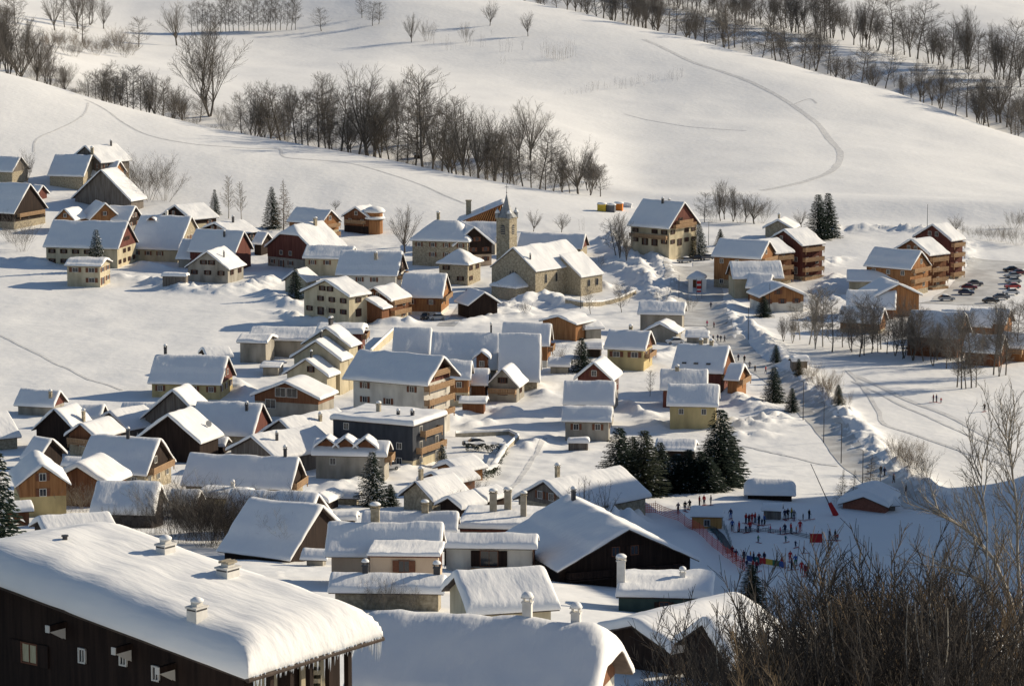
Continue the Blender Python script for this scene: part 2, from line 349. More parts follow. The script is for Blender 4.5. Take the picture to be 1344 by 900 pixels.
def snow_mesh(f, hip, seed, lump=.12, edge=.1):
    T = f['T']; hl, hw = f['L'] / 2 + edge, f['W'] / 2 + edge
    e = [0, .025, .09, .2, .42, .8]
    def axis(h, step):
        if h < 1.7: e2 = [a * h / 1.7 for a in e]
        else: e2 = e
        n = max(2, int(2 * (h - e2[-1]) / step)); mid = np.linspace(-h + e2[-1], h - e2[-1], n + 1)
        return np.concatenate([[-h + a for a in e2[:-1]], mid, [h - a for a in e2[:-1]][::-1]])
    us, vs = axis(hl, .8), axis(hw, .55)
    if not f.get('flat') and not f.get('mono'): vs = np.unique(np.concatenate([vs, [0.0]]))
    U, V = np.meshgrid(us, vs, indexing='ij')
    H = np.array([[roof_h(f, u, v, hip) for v in vs] for u in us])
    if not f.get('flat'):   # round the snow over the ridge
        for _ in range(2):
            Hs = H.copy(); Hs[1:-1, 1:-1] = (H[1:-1, 1:-1] * 2 + H[1:-1, :-2] + H[1:-1, 2:]) / 4; Hs[:, :6] = H[:, :6]; Hs[:, -6:] = H[:, -6:]; H = Hs
    D = np.minimum(np.minimum(U + hl, hl - U), np.minimum(V + hw, hw - V)); r = min(.7, T * .8) if T < 1.2 else 2.6
    prof = np.clip(1 - (1 - np.clip(D / r, 0, 1)) ** 3, 0, 1) ** .5
    t = prof * (T + .26 * vnoise(U / 2.6 + seed * 3.1, V / 1.9 + seed, 11) + .12 * vnoise(U / .9, V / 1.1 + seed, 12)) + lump * vnoise(U / 1.7 + seed, V / 5.0, 13) * prof
    if seed % 3 == 0 and not f.get('flat') and T < .8:      # upper slab has slid a little, leaving a step
        k_ = .45 + .3 * ((seed * 37) % 10) / 10; t = np.where(np.abs(V) > hw * k_ + .12 * vnoise(U / 1.5, V * 0 + seed, 31), t * .55, t * 1.08)
    elif seed % 3 == 1 and T < .8:      # long shallow furrows where snow is creeping
        t = t * (1 + .22 * vnoise(U / .75 + seed, V / 6 + seed, 32) * np.clip(np.abs(V) / hw * 1.6, 0, 1))
    # wavy edge
    wob = .10 * vnoise(U / 1.2 + seed * 2, V / 1.2, 14)
    U2 = U + np.where(D < .3, np.sign(U) * wob * (np.abs(U) > hl - .3), 0); V2 = V + np.where(D < .3, np.sign(V) * wob * (np.abs(V) > hw - .3), 0)
    Z = f['he'] + H + t + .03
    nu, nv = U.shape; mb = MB(); mb.v = list(map(tuple, np.stack([U2, V2, Z], -1).reshape(-1, 3).tolist()))
    for i in range(nu - 1):
        for j in range(nv - 1): a = i * nv + j; mb.face((a, a + nv, a + nv + 1, a + 1))
    # closing skirt 
    n0 = len(mb.v); ring = [i * nv for i in range(nu)] + [(nu - 1) * nv + j for j in range(1, nv)] + [i * nv + nv - 1 for i in range(nu - 2, -1, -1)] + [j for j in range(nv - 2, 0, -1)]
    for i in ring: x, y, z = mb.v[i]; mb.vert((x * .985, y * .985, z - .1))
    k = len(ring)
    for i in range(k): mb.face((ring[(i + 1) % k], ring[i], n0 + i, n0 + (i + 1) % k))
    return mb.mesh('snow_layer', M['roof_snow'], True)
def roof_mesh(f, hip, mt, th=.22):
    hl, hw = f['L'] / 2, f['W'] / 2
    us = sorted(set([-hl, hl] + ([-hl + (math.tan(f['th']) * hw - hip[0][1]) / math.tan(R(hip[0][0]))] if hip[0] else []) + ([hl - (math.tan(f['th']) * hw - hip[1][1]) / math.tan(R(hip[1][0]))] if hip[1] else []))) if (hip[0] or hip[1]) else [-hl, hl]
    if hip[0] or hip[1]: us = list(np.linspace(-hl, hl, 25))
    vs = list(np.linspace(-hw, hw, 17)) if (hip[0] or hip[1]) else [-hw, 0, hw]
    mb = MB(); nv = len(vs); nu = len(us)
    for dz in (0, -th):
        for u in us:
            for v in vs: mb.vert((u, v, f['he'] + roof_h(f, u, v, hip) + dz))
    N = nu * nv
    for i in range(nu - 1):
        for j in range(nv - 1):
            a = i * nv + j; mb.face((a, a + nv, a + nv + 1, a + 1)); mb.face((N + a, N + a + 1, N + a + nv + 1, N + a + nv))
    ring = [i * nv for i in range(nu)] + [(nu - 1) * nv + j for j in range(1, nv)] + [i * nv + nv - 1 for i in range(nu - 2, -1, -1)] + [j for j in range(nv - 2, 0, -1)]
    for i in range(len(ring)):
        a, b = ring[i], ring[(i + 1) % len(ring)]; mb.face((a, b, N + b, N + a)[::-1])
    return mb.mesh('roof', mt)
CH = {}
def chimney(root, f, u, v, hip, st='stone', w=.9, h=1.6, capped=True):
    z = f['he'] + roof_h(f, u, v, hip) + f['T']; w *= .74; h *= .85
    key = (st, round(w, 2), round(h, 2))
    if key not in CH:
        mb = MB(); mb.box((0, 0, h / 2 - .6), (w, w * .75, h + 1.2)); mb.box((0, 0, h + .04), (w * 1.2, w * .95, .12))
        for sx in (-1, 1):
            for sy in (-1, 1): mb.box((sx * w * .36, sy * w * .26, h + .22), (w * .16, w * .16, .26))
        mb.box((0, 0, h + .38), (w * 1.25, w, .08))
        sm = MB(); sm.lathe([(w * .66, 0), (w * .68, .08), (w * .6, .2), (w * .38, .32), (w * .12, .37)], 9)
        CH[key] = (mb.mesh('chimney', M[dict(stone='stone', white='chim_w', dark='metal', brick='brick', conc='concrete')[st]]), sm.mesh('snow_cap', M['snow'], True))
    a, b = CH[key]; o = link('chimney', a, root, (u, v, z))
    if capped: link('snow_cap', b, o, (0, 0, h + .42))
    return o
HOUSES = []; hseed = [0]
def balcony(root, w, cx, out, z, ln, rz, m='rail', dep=1.2):
    mb = MB(); mb.box((0, dep / 2, 0), (ln, dep, .16))
    mb.box((0, dep - .03, 1.0), (ln, .09, .1)); mb.box((0, dep - .03, .25), (ln, .06, .1))
    n = max(3, int(ln / .34))
    for i in range(n): mb.box((-ln / 2 + ln * (i + .5) / n, dep - .033, .58), (ln / n * .72, .05, .74))
    for sx in (-1, 1): mb.box((sx * (ln / 2 - .04), dep / 2 + .02, .6), (.07, dep, .8))
    for sx in (-1, 1): mb.box((sx * (ln / 2 - .2), dep - .12, -.4), (.14, .14, .7))
    o = mb.build('balcony', M[m], root); o.location = (w[0], w[1], z); o.rotation_euler = (0, 0, rz); return o
def house(name, label, cat, f, wall='cream', upper=None, hs=None, gable=None, chim=(), win='brown', walls=('v-', 'u+', 'u-'), hip=(None, None), balc=(), oe=.7, og=.6,
          roofm='edge', snow=True, group=None, parent=None, door=False, nowin=False, ws=(1.0, 1.15), sp=3.1, lump=.12, offs=None, barge=True):
    hseed[0] += 1; seed = hseed[0]; rr = random.Random(seed)
    if parent is None:
        root = empty(name, (f['c'].x, f['c'].y, f['zb']), f['psi']); tag(root, label, cat, group); root['_f'] = 0; del root['_f']
    else: root = parent
    grp = root
    L, W = f['L'] - 2 * og, f['W'] - 2 * oe
    f = dict(f)
    # transforms for extra bodies of one building
    if parent is not None:
        holder_loc = None
    zf = [ground(*(Vector((f['c'].x, f['c'].y)) + Vector((math.cos(f['psi']) * a * L / 2 - math.sin(f['psi']) * b * W / 2, math.sin(f['psi']) * a * L / 2 + math.cos(f['psi']) * b * W / 2)))) for a in (-1, 1) for b in (-1, 1)]
    low = min(zf) - f['zb'] - 1.0
    if low > -0.6: low = -.6
    def loc(u, v, z): return (u, v, z)
    def rh(u, v): return f['he'] + roof_h(f, u, v, hip) - .12
    hs_ = hs if hs is not None else (f['he'] - 2.6 if upper and f['he'] > 4.2 else f['he'] * .55)
    def side(pts2):   # polyline along a wall in plan
        return pts2
    def wallband(mb, ua, va, ub, vb, z0, z1, top):
        n = 13 if (top and ((hip[0] or hip[1]) or True)) else 2
        ts = [i / (n - 1) for i in range(n)]
        P = [(ua + (ub - ua) * t, va + (vb - va) * t) for t in ts]
        base = [(p[0], p[1], z0) for p in P]; tops = [(p[0], p[1], (max(z0 + .01, rh(*p)) if top else z1)) for p in P]
        mb.poly(base + tops[::-1])
    C4 = [(-L / 2, -W / 2), (L / 2, -W / 2), (L / 2, W / 2), (-L / 2, W / 2)]
    mb = MB()
    if upper:
        for i in range(4): a, b = C4[i], C4[(i + 1) % 4]; wallband(mb, *a, *b, low, hs_, False)
        mb.build('wall', M[wall], root) if parent is None else _child(mb.mesh('wall', M[wall]), 'wall', root, f)
        mb = MB(); k = 1 + .05 / max(L, W)
        for i in range(4): a, b = C4[i], C4[(i + 1) % 4]; wallband(mb, a[0] * (1 + .08 / L), a[1] * (1 + .08 / W), b[0] * (1 + .08 / L), b[1] * (1 + .08 / W), hs_, 0, True)
        mb.poly([(a[0] * (1 + .08 / L), a[1] * (1 + .08 / W), hs_) for a in C4][::-1])
        _child(mb.mesh('timber_wall', M[upper]), 'timber_wall', root, f)
    else:
        for i in range(4):
            a, b = C4[i], C4[(i + 1) % 4]; wallband(mb, *a, *b, low, 0, True)
        _child(mb.mesh('wall', M[wall]), 'wall', root, f)
        if gable:
            for u in (-L / 2 - .04, L / 2 + .04):
                mb = MB(); P = [(u, -W / 2 + W * i / 16) for i in range(17)]
                mb.poly([(p[0], p[1], f['he'] - .1) for p in P] + [(p[0], p[1], max(f['he'] - .05, rh(*p))) for p in P][::-1])
                _child(mb.mesh('timber_gable', M[gable]), 'timber_gable', root, f)
    rf = _child(roof_mesh(f, hip, M[roofm]), 'roof', root, f)
    if snow: _child(snow_mesh(f, hip, seed, lump), 'snow_layer', root, f)
    def dressing(parent_o):
        # windows
        if not nowin:
            for w in walls:
                ln = L if w[0] == 'v' else W
                n = max(1, int((ln - .8) / sp)); lev = []; z = f['he'] - 1.75
                while z > .55 and len(lev) < 5: lev.append((z, n)); z -= 2.7
                if not lev and f['he'] > 1.8: lev.append((f['he'] - 1.6, n))
                rise = math.tan(f['th']) * W / 2
                if w[0] == 'u' and not hip[0 if w[1] == '-' else 1] and not f.get('flat') and not f.get('mono') and rise > 2.2: lev.append((f['he'] + rise * .25, 2 if W > 9 else 1))
                for z, n in lev:
                    for i in range(n):
                        if rr.random() < .18 and n > 1: continue
                        frac = (i + .5) / n - .5; span = ln if z < f['he'] else min(ln * .4, 5)
                        ww, wh = ws
                        if rr.random() < .16 and z < f['he'] - 2: wh = 1.9; 
                        p = frac * span; off = .05
                        if w == 'v-': q, rz = (p, -W / 2 - off), 0
                        elif w == 'v+': q, rz = (p, W / 2 + off), math.pi
                        elif w == 'u+': q, rz = (L / 2 + off, p), math.pi / 2
                        else: q, rz = (-L / 2 - off, p), -math.pi / 2
                        a, b = window_mesh(ww, wh, win); o = _child(a, 'window', root, f, (q[0], q[1], z - max(0, wh - 1.15)), rz)
                        link('pane', b, o)
        for w, z, frac in [b[:3] for b in balc]:
            mt = 'rail'
            if w == 'v-': q, rz, ln = (0, -W / 2), math.pi, L
            elif w == 'v+': q, rz, ln = (0, W / 2), 0, L
            elif w == 'u+': q, rz, ln = (L / 2, 0), -math.pi / 2, W
            else: q, rz, ln = (-L / 2, 0), math.pi / 2, W
            o = balcony(None, q, 0, 0, 0, ln * frac, rz, [b for b in balc if b[:3] == (w, z, frac)][0][3] if len(balc[0]) > 3 else mt)
            _place(o, root, f, (q[0], q[1], f['he'] + z), rz)
    dressing(root)
    for c in chim:
        u, v, st, w, h = c
        o = chimney(None, f, u * f['L'] / 2, v * f['W'] / 2, hip, st, w, h)
        _place(o, root, f, tuple(o.location), 0)
    HOUSES.append((name, label[:40], round(f['L'], 1), round(f['W'], 1), round(f['he'], 1), round(math.degrees(f['th'])), round(f['c'].y)))
    return root
def _place(o, root, f, l, rz=0):
    rp = root.location; dps = f['psi'] - root.rotation_euler.z
    d = Vector((f['c'].x - rp.x, f['c'].y - rp.y, f['zb'] - rp.z)); d.rotate(Matrix.Rotation(-root.rotation_euler.z, 3, 'Z'))
    q = Vector(l); q.rotate(Matrix.Rotation(dps, 3, 'Z'))
    o.parent = root; o.location = d + q; o.rotation_euler = (0, 0, rz + dps)
def _child(me, name, root, f, l=(0, 0, 0), rz=0):
    o = bpy.data.objects.new(name, me); col.objects.link(o); _place(o, root, f, l, rz); return o
def shift(f, u=0, v=0, z=0, **kw):
    g = dict(f); d = Vector((math.cos(f['psi']), math.sin(f['psi']))); n = Vector((-d.y, d.x)); g['c'] = f['c'] + d * u + n * v; g['zb'] = f['zb'] + z; g.update(kw); return g
def dormer(root, f, u, v, w=1.8, h=1.3, m='wood_brown', ln=2.6):
    """small gabled dormer on the v- slope"""
    z = f['he'] + roof_h(f, u, v, (None, None)); mb = MB()
    mb.poly([(-w / 2, 0, -.5), (w / 2, 0, -.5), (w / 2, 0, h * .45 + .2), (0, 0, h + .5), (-w / 2, 0, h * .45 + .2)])
    for sx in (-1, 1): mb.poly([(sx * w / 2, 0, -.5), (sx * w / 2, ln, -.5), (sx * w / 2, ln, h * .45 + .2), (sx * w / 2, 0, h * .45 + .2)][::sx])
    o = mb.build('dormer', M[m]); _place(o, root, f, (u, v, z))
    g = dict(f, L=ln + .9, W=w + .9, he=h * .45 - .05, th=R(38), T=.35); s = snow_mesh(g, (None, None), u); r = roof_mesh(g, (None, None), M['edge'], .12)
    for me, nm in ((r, 'roof'), (s, 'snow_layer')): link(nm, me, o, (0, ln / 2 - .35, .1), math.pi / 2)
    return o
# ------------------------------------------------------------------ the village, back to front
def H(*a, **k): return house(*a, **k)
# --- upper left hamlet
H('stone_house', 'stone house with shaded snowy roof at the far left edge of the hamlet', 'house', S(-14, 29, 203, 225, 241, -20), wall='stone', gable='wood_grey', nowin=True)
r = H('farmhouse', 'large farmhouse with two joined roofs topmost in the left hamlet', 'farmhouse', S(72, 122, 201, 231, 247, -12), wall='stone', chim=[(.95, .1, 'stone', 1.2, 2.6)], nowin=True)
H('', '', '', S(104, 159, 209, 231, 245, -20), wall='stone', gable='wood_orange', parent=r, nowin=True)
H('house', 'house with sunlit roof and tall chimney behind the topmost farmhouse', 'house', G(111, 190, 92, 140, 212, 240, 42, 13), wall='stone', upper='wood_grey', chim=[(.5, -.2, 'dark', .7, 1.6)])
H('timber_barn', 'big weathered barn with broad dark gable and sunlit right roof', 'barn', G(132, 221, 82, 166, 262, 272, 26, 9), wall='wood_grey', upper=None, nowin=True, og=1.0)
H('farmhouse', 'old farmhouse with dark timber gable and balcony, leftmost below the stone house', 'farmhouse', S(-6, 42, 238, 279, 299, -26, 42), wall='stone', upper='wood_dark', balc=[('u+', -1.2, .8)], nowin=True)
H('shed', 'tiny red-gabled shed between the dark farmhouse and the big barn', 'shed', S(44, 57, 241, 256, 263, -25), wall='wood_red', nowin=True)
r = H('chalet', 'chalet with two orange timber gables above the long shaded roof', 'chalet', G(138, 265, 119, 158, 287, 306, -26, 9), wall='white', upper='wood_orange')
H('', '', '', G(84, 272, 69, 98, 288, 306, 22, 8), wall='white', upper='wood_orange', parent=r)
H('house', 'house with dark right gable behind the long shaded roof', 'house', S(143, 179, 268, 290, 306, -18), wall='grey', upper='wood_dark')
H('farmhouse', 'long farmhouse with wide shaded roof behind the lone spruce', 'farmhouse', S(68, 170, 288, 325, 350, -13, 38), wall='cream', gable='wood_red', win='dark')
H('annex', 'low cream annex with thick flat snow beside the lone spruce', 'annex', S(91, 141, 315, 327, 355, -10, 14, Y=803), wall='cream', ws=(1.6, 1.2))
r0 = S(184, 253, 280, 327, 343, -15, 38)
r = H('farmhouse', 'rendered farmhouse with one wooden dormer on its wide shaded roof', 'farmhouse', r0, wall='cream', gable='stone', chim=[(-.05, .1, 'white', 1, 1.2)])
dormer(r, r0, -3.5, -2.2)
H('house', 'house with low sunlit roof and dark gable below the brushy tree', 'house', G(229, 268, 217, 263, 286, 300, 46, 11), wall='cream', upper='wood_dark')
H('house', 'house with flat sunlit roof left of the larch', 'house', G(281, 291, 258, 312, 305, 318, 42, 11), wall='stone', upper='wood_dark', chim=[(.1, -.2, 'dark', .8, 1.6)])
H('house', 'house with tall dark red gable behind the small grey barn', 'house', S(256, 322, 300, 331, 354, -20, 42), wall='wood_red', nowin=True, chim=[(.3, -.35, 'dark', .7, 1.4)])
H('house', 'low shaded roof left of and behind the small grey barn', 'house', S(239, 290, 313, 340, 352, -14), wall='grey', nowin=True)
H('small_barn', 'small grey rendered barn with sunlit right roof by the ploughed heaps', 'barn', G(271, 328, 239, 300, 352, 371, 20, 11), wall='grey', win='dark', chim=[(-.3, -.5, 'dark', .5, 1.4)], walls=('u-', 'v-'))
H('house', 'small house with dark gable tucked behind the hipped farmhouse', 'house', S(338, 352, 303, 320, 335, -25), wall='wood_dark', nowin=True)
H('farmhouse', 'farmhouse with clipped red-brown gable and sunlit chimneyed roof', 'farmhouse', G(379, 294, 344, 413, 327, 352, 38, 14), wall='grey', upper='wood_red', chim=[(.35, -.15, 'stone', 1.2, 1.8)], hip=((50, 4.2), None))
H('house', 'balconied house with ochre gable right of the larch', 'house', S(388, 436, 272, 292, 318, -36), wall='cream', upper='wood_orange', hs=3.5, balc=[('u+', -1.3, .9), ('u+', -3.9, .9)])
r = H('chalet', 'dark chalet with a small round snow-capped tower at its right corner', 'chalet', G(466, 270, 451, 489, 285, 306, 30, 8), wall='wood_dark', upper='wood_brown', balc=[('u-', -1.8, .8)])
_x, _y, _z = hit(492, 306); mb = MB(); mb.lathe([(2.4, -1), (2.4, 6.2), (2.5, 6.2), (2.5, 6.4)], 14); mb.lathe([(2.9, 4.1), (2.9, 4.4)], 14, 1)
t = mb.mesh('tower', [M['wood_orange'], M['edge']]); fT = dict(c=Vector((_x, _y)), zb=_z, psi=0, L=1, W=1, he=0, th=0); o = _child(t, 'round_tower', r, fT)
mb = MB(); mb.lathe([(3.1, 4.4), (3.15, 4.7), (2.9, 5.0), (2.5, 5.1)], 16); mb.lathe([(3.1, 6.4), (3.2, 6.8), (2.6, 7.5), (1.2, 8.0), (.2, 8.1)], 16); link('snow_cap', mb.mesh('tower_snow', M['snow'], True), o)
H('house', 'low pale house with hipped snowy roof below the orange balconied house', 'house', S(402, 466, 321, 339, 362, -10, 28), wall='cream')
H('large_house', 'wide white house with broad shaded roof and small chimney above the cream house', 'house', S(447, 529, 327, 361, 388, -9, 36), wall='white', gable='wood_dark', chim=[(.2, -.4, 'conc', 1, 1.6)], win='brown', balc=[('u+', -1.2, .7)])
H('cream_house', 'tall cream house with sunlit right roof and pale rendered gable', 'house', G(426, 365, 389, 457, 386, 418, 38, 8), wall='cream', win='dark', walls=('u-', 'v-'))
H('chalet', 'brown chalet with stacked orange balconies right of the cream house', 'chalet', G(490, 375, 464, 512, 393, 421, 32, 9), wall='cream', upper='wood_brown', hs=1.5, balc=[('v-', -.9, .95), ('v-', -3.4, .95)])
H('timber_annex', 'lower brown gabled annex in front of the orange-balconied chalet', 'annex', G(479, 389, 463, 511, 403, 423, 30, 4.5, Y=735), wall='wood_brown', nowin=True)
H('cottage', 'tiny cottage behind a dark spruce left of the cream house', 'cottage', G(386, 353, 368, 402, 369, 384, 25, 7), wall='cream', ws=(.7, .9))
# --- church quarter
f = S(563, 606, 287, 316, 349, -14, 36); f['L'] = 80 / ppm_at(f['c'].y); 
H('town_house', 'big two-storey house with hipped roof left of the church tower', 'house', f, wall='stone', hip=((40, 0), (45, 0)), chim=[(-.25, .05, 'stone', 1.1, 2.0)], win='brown', walls=('v-', 'u+'))
H('pavilion', 'square stone pavilion with pyramid roof in front of the hipped house', 'pavilion', dict(S(588, 619, 325, 346, 373, -24, 36), L=9.6, W=9.6), wall='stone', hip=((36, 0), (36, 0)), win='dark')
H('house', 'red-shuttered house squeezed between the hipped house and church tower', 'house', G(622, 296, 598, 652, 322, 350, -18, 12), wall='pink', upper='wood_dark', win='red')
H('wide_roof', 'broad shaded roof behind the church tower', 'house', S(604, 655, 289, 318, 335, -5, 36), wall='grey', nowin=True)
H('parish_hall', 'building with long shaded roof and dark red gable behind the church nave', 'house', S(684, 769, 304, 325, 338, -14, 36), wall='stone', gable='wood_red', nowin=True)
H('timber_house', 'orange timber house with L-shaped snow roof left of the square', 'house', S(530, 587, 356, 390, 414, -8, 36), wall='white', upper='wood_orange', hs=1.0, balc=[('u+', -1.0, .9)])
H('small_shed', 'dark timber shed with tipped snow roof on the square below the church', 'shed', G(636, 381, 618, 661, 399, 413, -26, 8), wall='wood_dark', nowin=True)
r = H('orange_chalet', 'bright orange chalet half buried in snow below the church wall', 'chalet', G(732, 412, 709, 758, 423, 446, 36, 8), wall='wood_orange', win='white')
H('', '', '', S(762, 788, 421, 431, 444, 22, 20), wall='grey', parent=r, nowin=True)
H('grey_house', 'grey walled house with straight shaded roof right of the orange chalet', 'house', S(839, 900, 394, 412, 437, -8, 30), wall='grey', nowin=True)
H('stone_shed', 'stone shed with snow-edged gable in front of the grey house', 'shed', G(866, 422, 846, 893, 436, 449, 16, 7), wall='grey', nowin=True)
H('big_yellow_house', 'tall cream house with steep shaded roof and red-brown gable behind the car park', 'house', S(845, 898, 261, 298, 331, -38, 41), wall='cream', gable='wood_red', chim=[(.05, .25, 'dark', .8, 1.3), (.05, -.15, 'dark', .8, 1.2)], balc=[('v-', -3.0, .96), ('u+', .9, .5), ('u+', -.1, .75)], win='dark', sp=3.0, oe=1.0)
# --- apartment blocks on the right
bal4 = [('v-', -1.6, .96), ('v-', -4.3, .96), ('v-', -7.0, .96), ('v-', -9.5, .96)]
H('cottage', 'small beige gabled house with chimney behind the balconied blocks', 'house', G(1021, 287, 1002, 1041, 300, 312, 18, 9), wall='stone', chim=[(-.7, 0, 'stone', .9, 1.0)], nowin=True)
H('apartment_block', 'balconied apartment block with sunlit roof beside the twin spruces', 'apartment building', S(1027, 1060, 302, 325, 370, 40, 26, Y=812), wall='stone', upper='wood_red', hs=1.0, balc=bal4, win='white', walls=('v-', 'u-'))
H('apartment_block', 'balconied apartment block left of and below the sunlit spruce-side block', 'apartment building', S(994, 1021, 307, 328, 369, 38, 24, Y=805), wall='stone', upper='wood_brown', hs=1.0, balc=bal4, win='white', walls=('v-', 'u-'))
H('apartment_block', 'apartment house with wide shaded roof and arched orange gable', 'apartment building', S(946, 1009, 312, 338, 378, -28, 36), wall='stone', upper='wood_orange', hs=2.0, balc=[('u+', -1.0, .9), ('u+', -3.7, .9), ('u+', -6.4, .9)], win='white')
H('shop', 'shop with square shaded roof facing the snowy square', 'shop', S(957, 1025, 341, 365, 390, 6, 36), wall='cream', gable='wood_orange', nowin=True)
H('chalet', 'low chalet with pale garage doors behind a small spruce', 'chalet', G(1028, 372, 990, 1054, 389, 409, -14, 10), wall='white', upper='wood_orange', hs=2.4, win='red')
H('shed', 'small house with split snow roof between the shop and the low chalet', 'house', S(983, 1014, 358, 378, 394, -14, 30), wall='wood_brown', nowin=True)
H('apartment_block', 'apartment house with shaded roof and orange gable balconies near the car park', 'apartment building', S(1150, 1207, 325, 351, 387, -36, 36), wall='stone', upper='wood_orange', hs=1.5, balc=[('u+', -1.0, .9), ('u+', -3.7, .9)], win='white')
H('apartment_block', 'tall balconied block in the middle of the row by the car park', 'apartment building', S(1194, 1223, 311, 335, 380, 40, 28, Y=797), wall='stone', upper='wood_brown', hs=1.0, balc=bal4, win='white', walls=('v-', 'u-'))
H('apartment_block', 'balconied block rightmost of the row by the car park', 'apartment building', S(1222, 1244, 300, 324, 374, 44, 30, Y=812), wall='stone', upper='wood_red', hs=1.0, balc=bal4, win='white', walls=('v-', 'u-'))
H('low_house', 'low house with long shaded roof under the gable balconies', 'house', S(1112, 1182, 352, 369, 388, -6, 30), wall='cream', nowin=True)
H('orange_barn', 'orange timber house with broad sunlit gable edge below the balconied blocks', 'house', G(1180, 370, 1148, 1213, 388, 416, -16, 11), wall='wood_orange', nowin=True)
H('house', 'house with streaky snow roof left of the broad orange gable', 'house', S(1112, 1176, 378, 405, 418, -8, 36), wall='wood_brown', nowin=True)
H('chalet', 'chalet with small orange gable behind the row of bare trees', 'chalet', S(1106, 1160, 400, 423, 437, -22, 40), wall='stone', upper='wood_orange', hs=.8, nowin=True)
H('large_chalet', 'long chalet with steep snow roof behind the dense bare trees', 'chalet', S(1198, 1266, 406, 442, 468, -24, 42), wall='wood_brown', gable='wood_orange', nowin=True)
H('chalet', 'chalet with narrow orange gable above the long steep roof', 'chalet', S(1238, 1279, 404, 424, 446, -26, 42), wall='wood_orange', nowin=True)
H('chalet', 'chalet with middle one of three orange gables below the parked cars', 'chalet', S(1276, 1308, 403, 428, 452, -28, 42), wall='wood_orange', nowin=True)
H('chalet', 'chalet with right one of three orange gables below the parked cars', 'chalet', S(1298, 1326, 402, 424, 452, -28, 42), wall='wood_orange', nowin=True)
H('chalet', 'chalet with tiny lit gable at the right edge behind bare trees', 'chalet', S(1318, 1352, 434, 456, 474, -26, 40), wall='wood_orange', balc=[('v-', -1.2, .9)], nowin=True)
H('chalet', 'small chalet with lit orange gable between the long steep roof and right edge', 'chalet', S(1270, 1318, 436, 462, 480, -22, 40), wall='wood_brown', gable='wood_orange', nowin=True)
# --- central band
r = H('workshop', 'beige workshop with sloping snow roof at the edge of the left snowfield', 'workshop', dict(S(317, 358, 436, 449, 476, -12, 15), mono=False), wall='grey', nowin=True)
H('', '', '', S(330, 418, 427, 446, 468, -6, 18), wall='grey', parent=r, nowin=True)
H('garage', 'small flat garage in front of the beige workshop', 'garage', S(345, 372, 473, 481, 493, -8, 8, T=.3), wall='grey', nowin=True)
fa = G(401, 468, 370, 432, 492, 522, 22, 5.5)
r = H('stepped_house', 'tall olive house with three stepped snow roofs', 'house', fa, wall='cream', chim=[(-.2, -.05, 'dark', .6, .8)], win='dark', walls=('u-',), ws=(.8, 1.2), sp=8)
H('', '', '', shift(fa, 5.2, .2, 0, he=fa['he'] + 2.6, W=fa['W'] + 1.4, L=5.5), wall='cream', parent=r, nowin=True, chim=[(.0, .0, 'dark', .7, .9)])
H('', '', '', shift(fa, 10.2, .2, 0, he=fa['he'] + 4.8, W=fa['W'] + 1.0, L=5.5), wall='cream', parent=r, nowin=True, chim=[(-.2, .0, 'dark', .9, 1.1), (.3, .05, 'dark', .8, 1.2)])
H('brown_chalet', 'brown chalet with glazed gable front below the stepped house', 'chalet', G(374, 498, 328, 422, 521, 547, 20, 9), wall='grey', upper='wood_brown', hs=2.9, win='white', walls=('u-',), ws=(2.2, 1.8), sp=4.4)
H('block_house', 'brown and olive block with flat cushion of snow right of the stepped house', 'house', S(417, 480, 422, 437, 484, -4, 12, T=.9), wall='grey', upper='wood_red', hs=4.2, win='white', sp=5, balc=[('u+', -1.4, .8)])
f = S(203, 301, 463, 503, 523, -9, 37); r = H('yellow_house', 'yellow and dark red house standing out against the left snowfield', 'house', f, wall='yellow', upper='wood_red', hs=3.0, chim=[(-.75, .1, 'dark', .8, 1.8)], win='brown', oe=1.0)
H('house', 'house with flat sunlit roof behind the yellow and dark red house', 'house', S(266, 300, 453, 468, 490, 20, 22), wall='wood_dark', nowin=True)
H('house', 'shaded roof just left below the yellow and dark red house', 'house', S(160, 214, 526, 553, 566, -8), wall='wood_dark', nowin=True)
H('timber_barn', 'rear one of two dark barns with narrow sunlit roof edges', 'barn', G(226, 509, 181, 271, 551, 580, 20, 7), wall='wood_grey', nowin=True, og=.9)
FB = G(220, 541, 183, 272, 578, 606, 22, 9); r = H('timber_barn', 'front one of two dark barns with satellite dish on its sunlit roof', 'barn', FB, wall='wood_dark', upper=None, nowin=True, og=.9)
mb = MB(); mb.lathe([(.05, 0), (.4, .06), (.62, .2)], 12); mb.tube([(0, 0, -.6), (0, 0, .02)], [.04, .04], 5); o = mb.build('satellite_dish', M['zinc']); _place(o, r, FB, (2, -FB['W'] * .36, FB['he'] + roof_h(FB, 2, FB['W'] * .36, (None, None)) + 1.1)); o.rotation_euler = (R(70), 0, R(-30))
H('farmhouse', 'house with very broad shaded roof below the yellow house', 'farmhouse', S(258, 346, 523, 570, 588, -12, 38), wall='stone', gable='wood_red', chim=[(.6, -.3, 'dark', .7, 1.2)], nowin=True)
H('farmhouse', 'farmhouse with white window in its dark gable left of the long shaded roof', 'farmhouse', S(118, 213, 568, 620, 642, -16, 38), wall='stone', gable='wood_dark', chim=[(0.1, -.1, 'dark', .7, 1.4)], balc=[('u+', -.2, .8)], win='white', upper=None)
H('timber_barn', 'grey gabled barn with wide sunlit roof behind the longest shaded roof', 'barn', G(329, 569, 300, 372, 596, 618, 44, 15), wall='wood_grey', nowin=True, chim=[(-.5, -.4, 'dark', .6, 1.2)])
H('timber_barn', 'barn with bright sunlit roof left of the three-dormer house', 'barn', G(366, 547, 340, 402, 575, 596, 42, 15), wall='wood_grey', nowin=True, chim=[(.1, -.4, 'stone', .8, 1.0)])
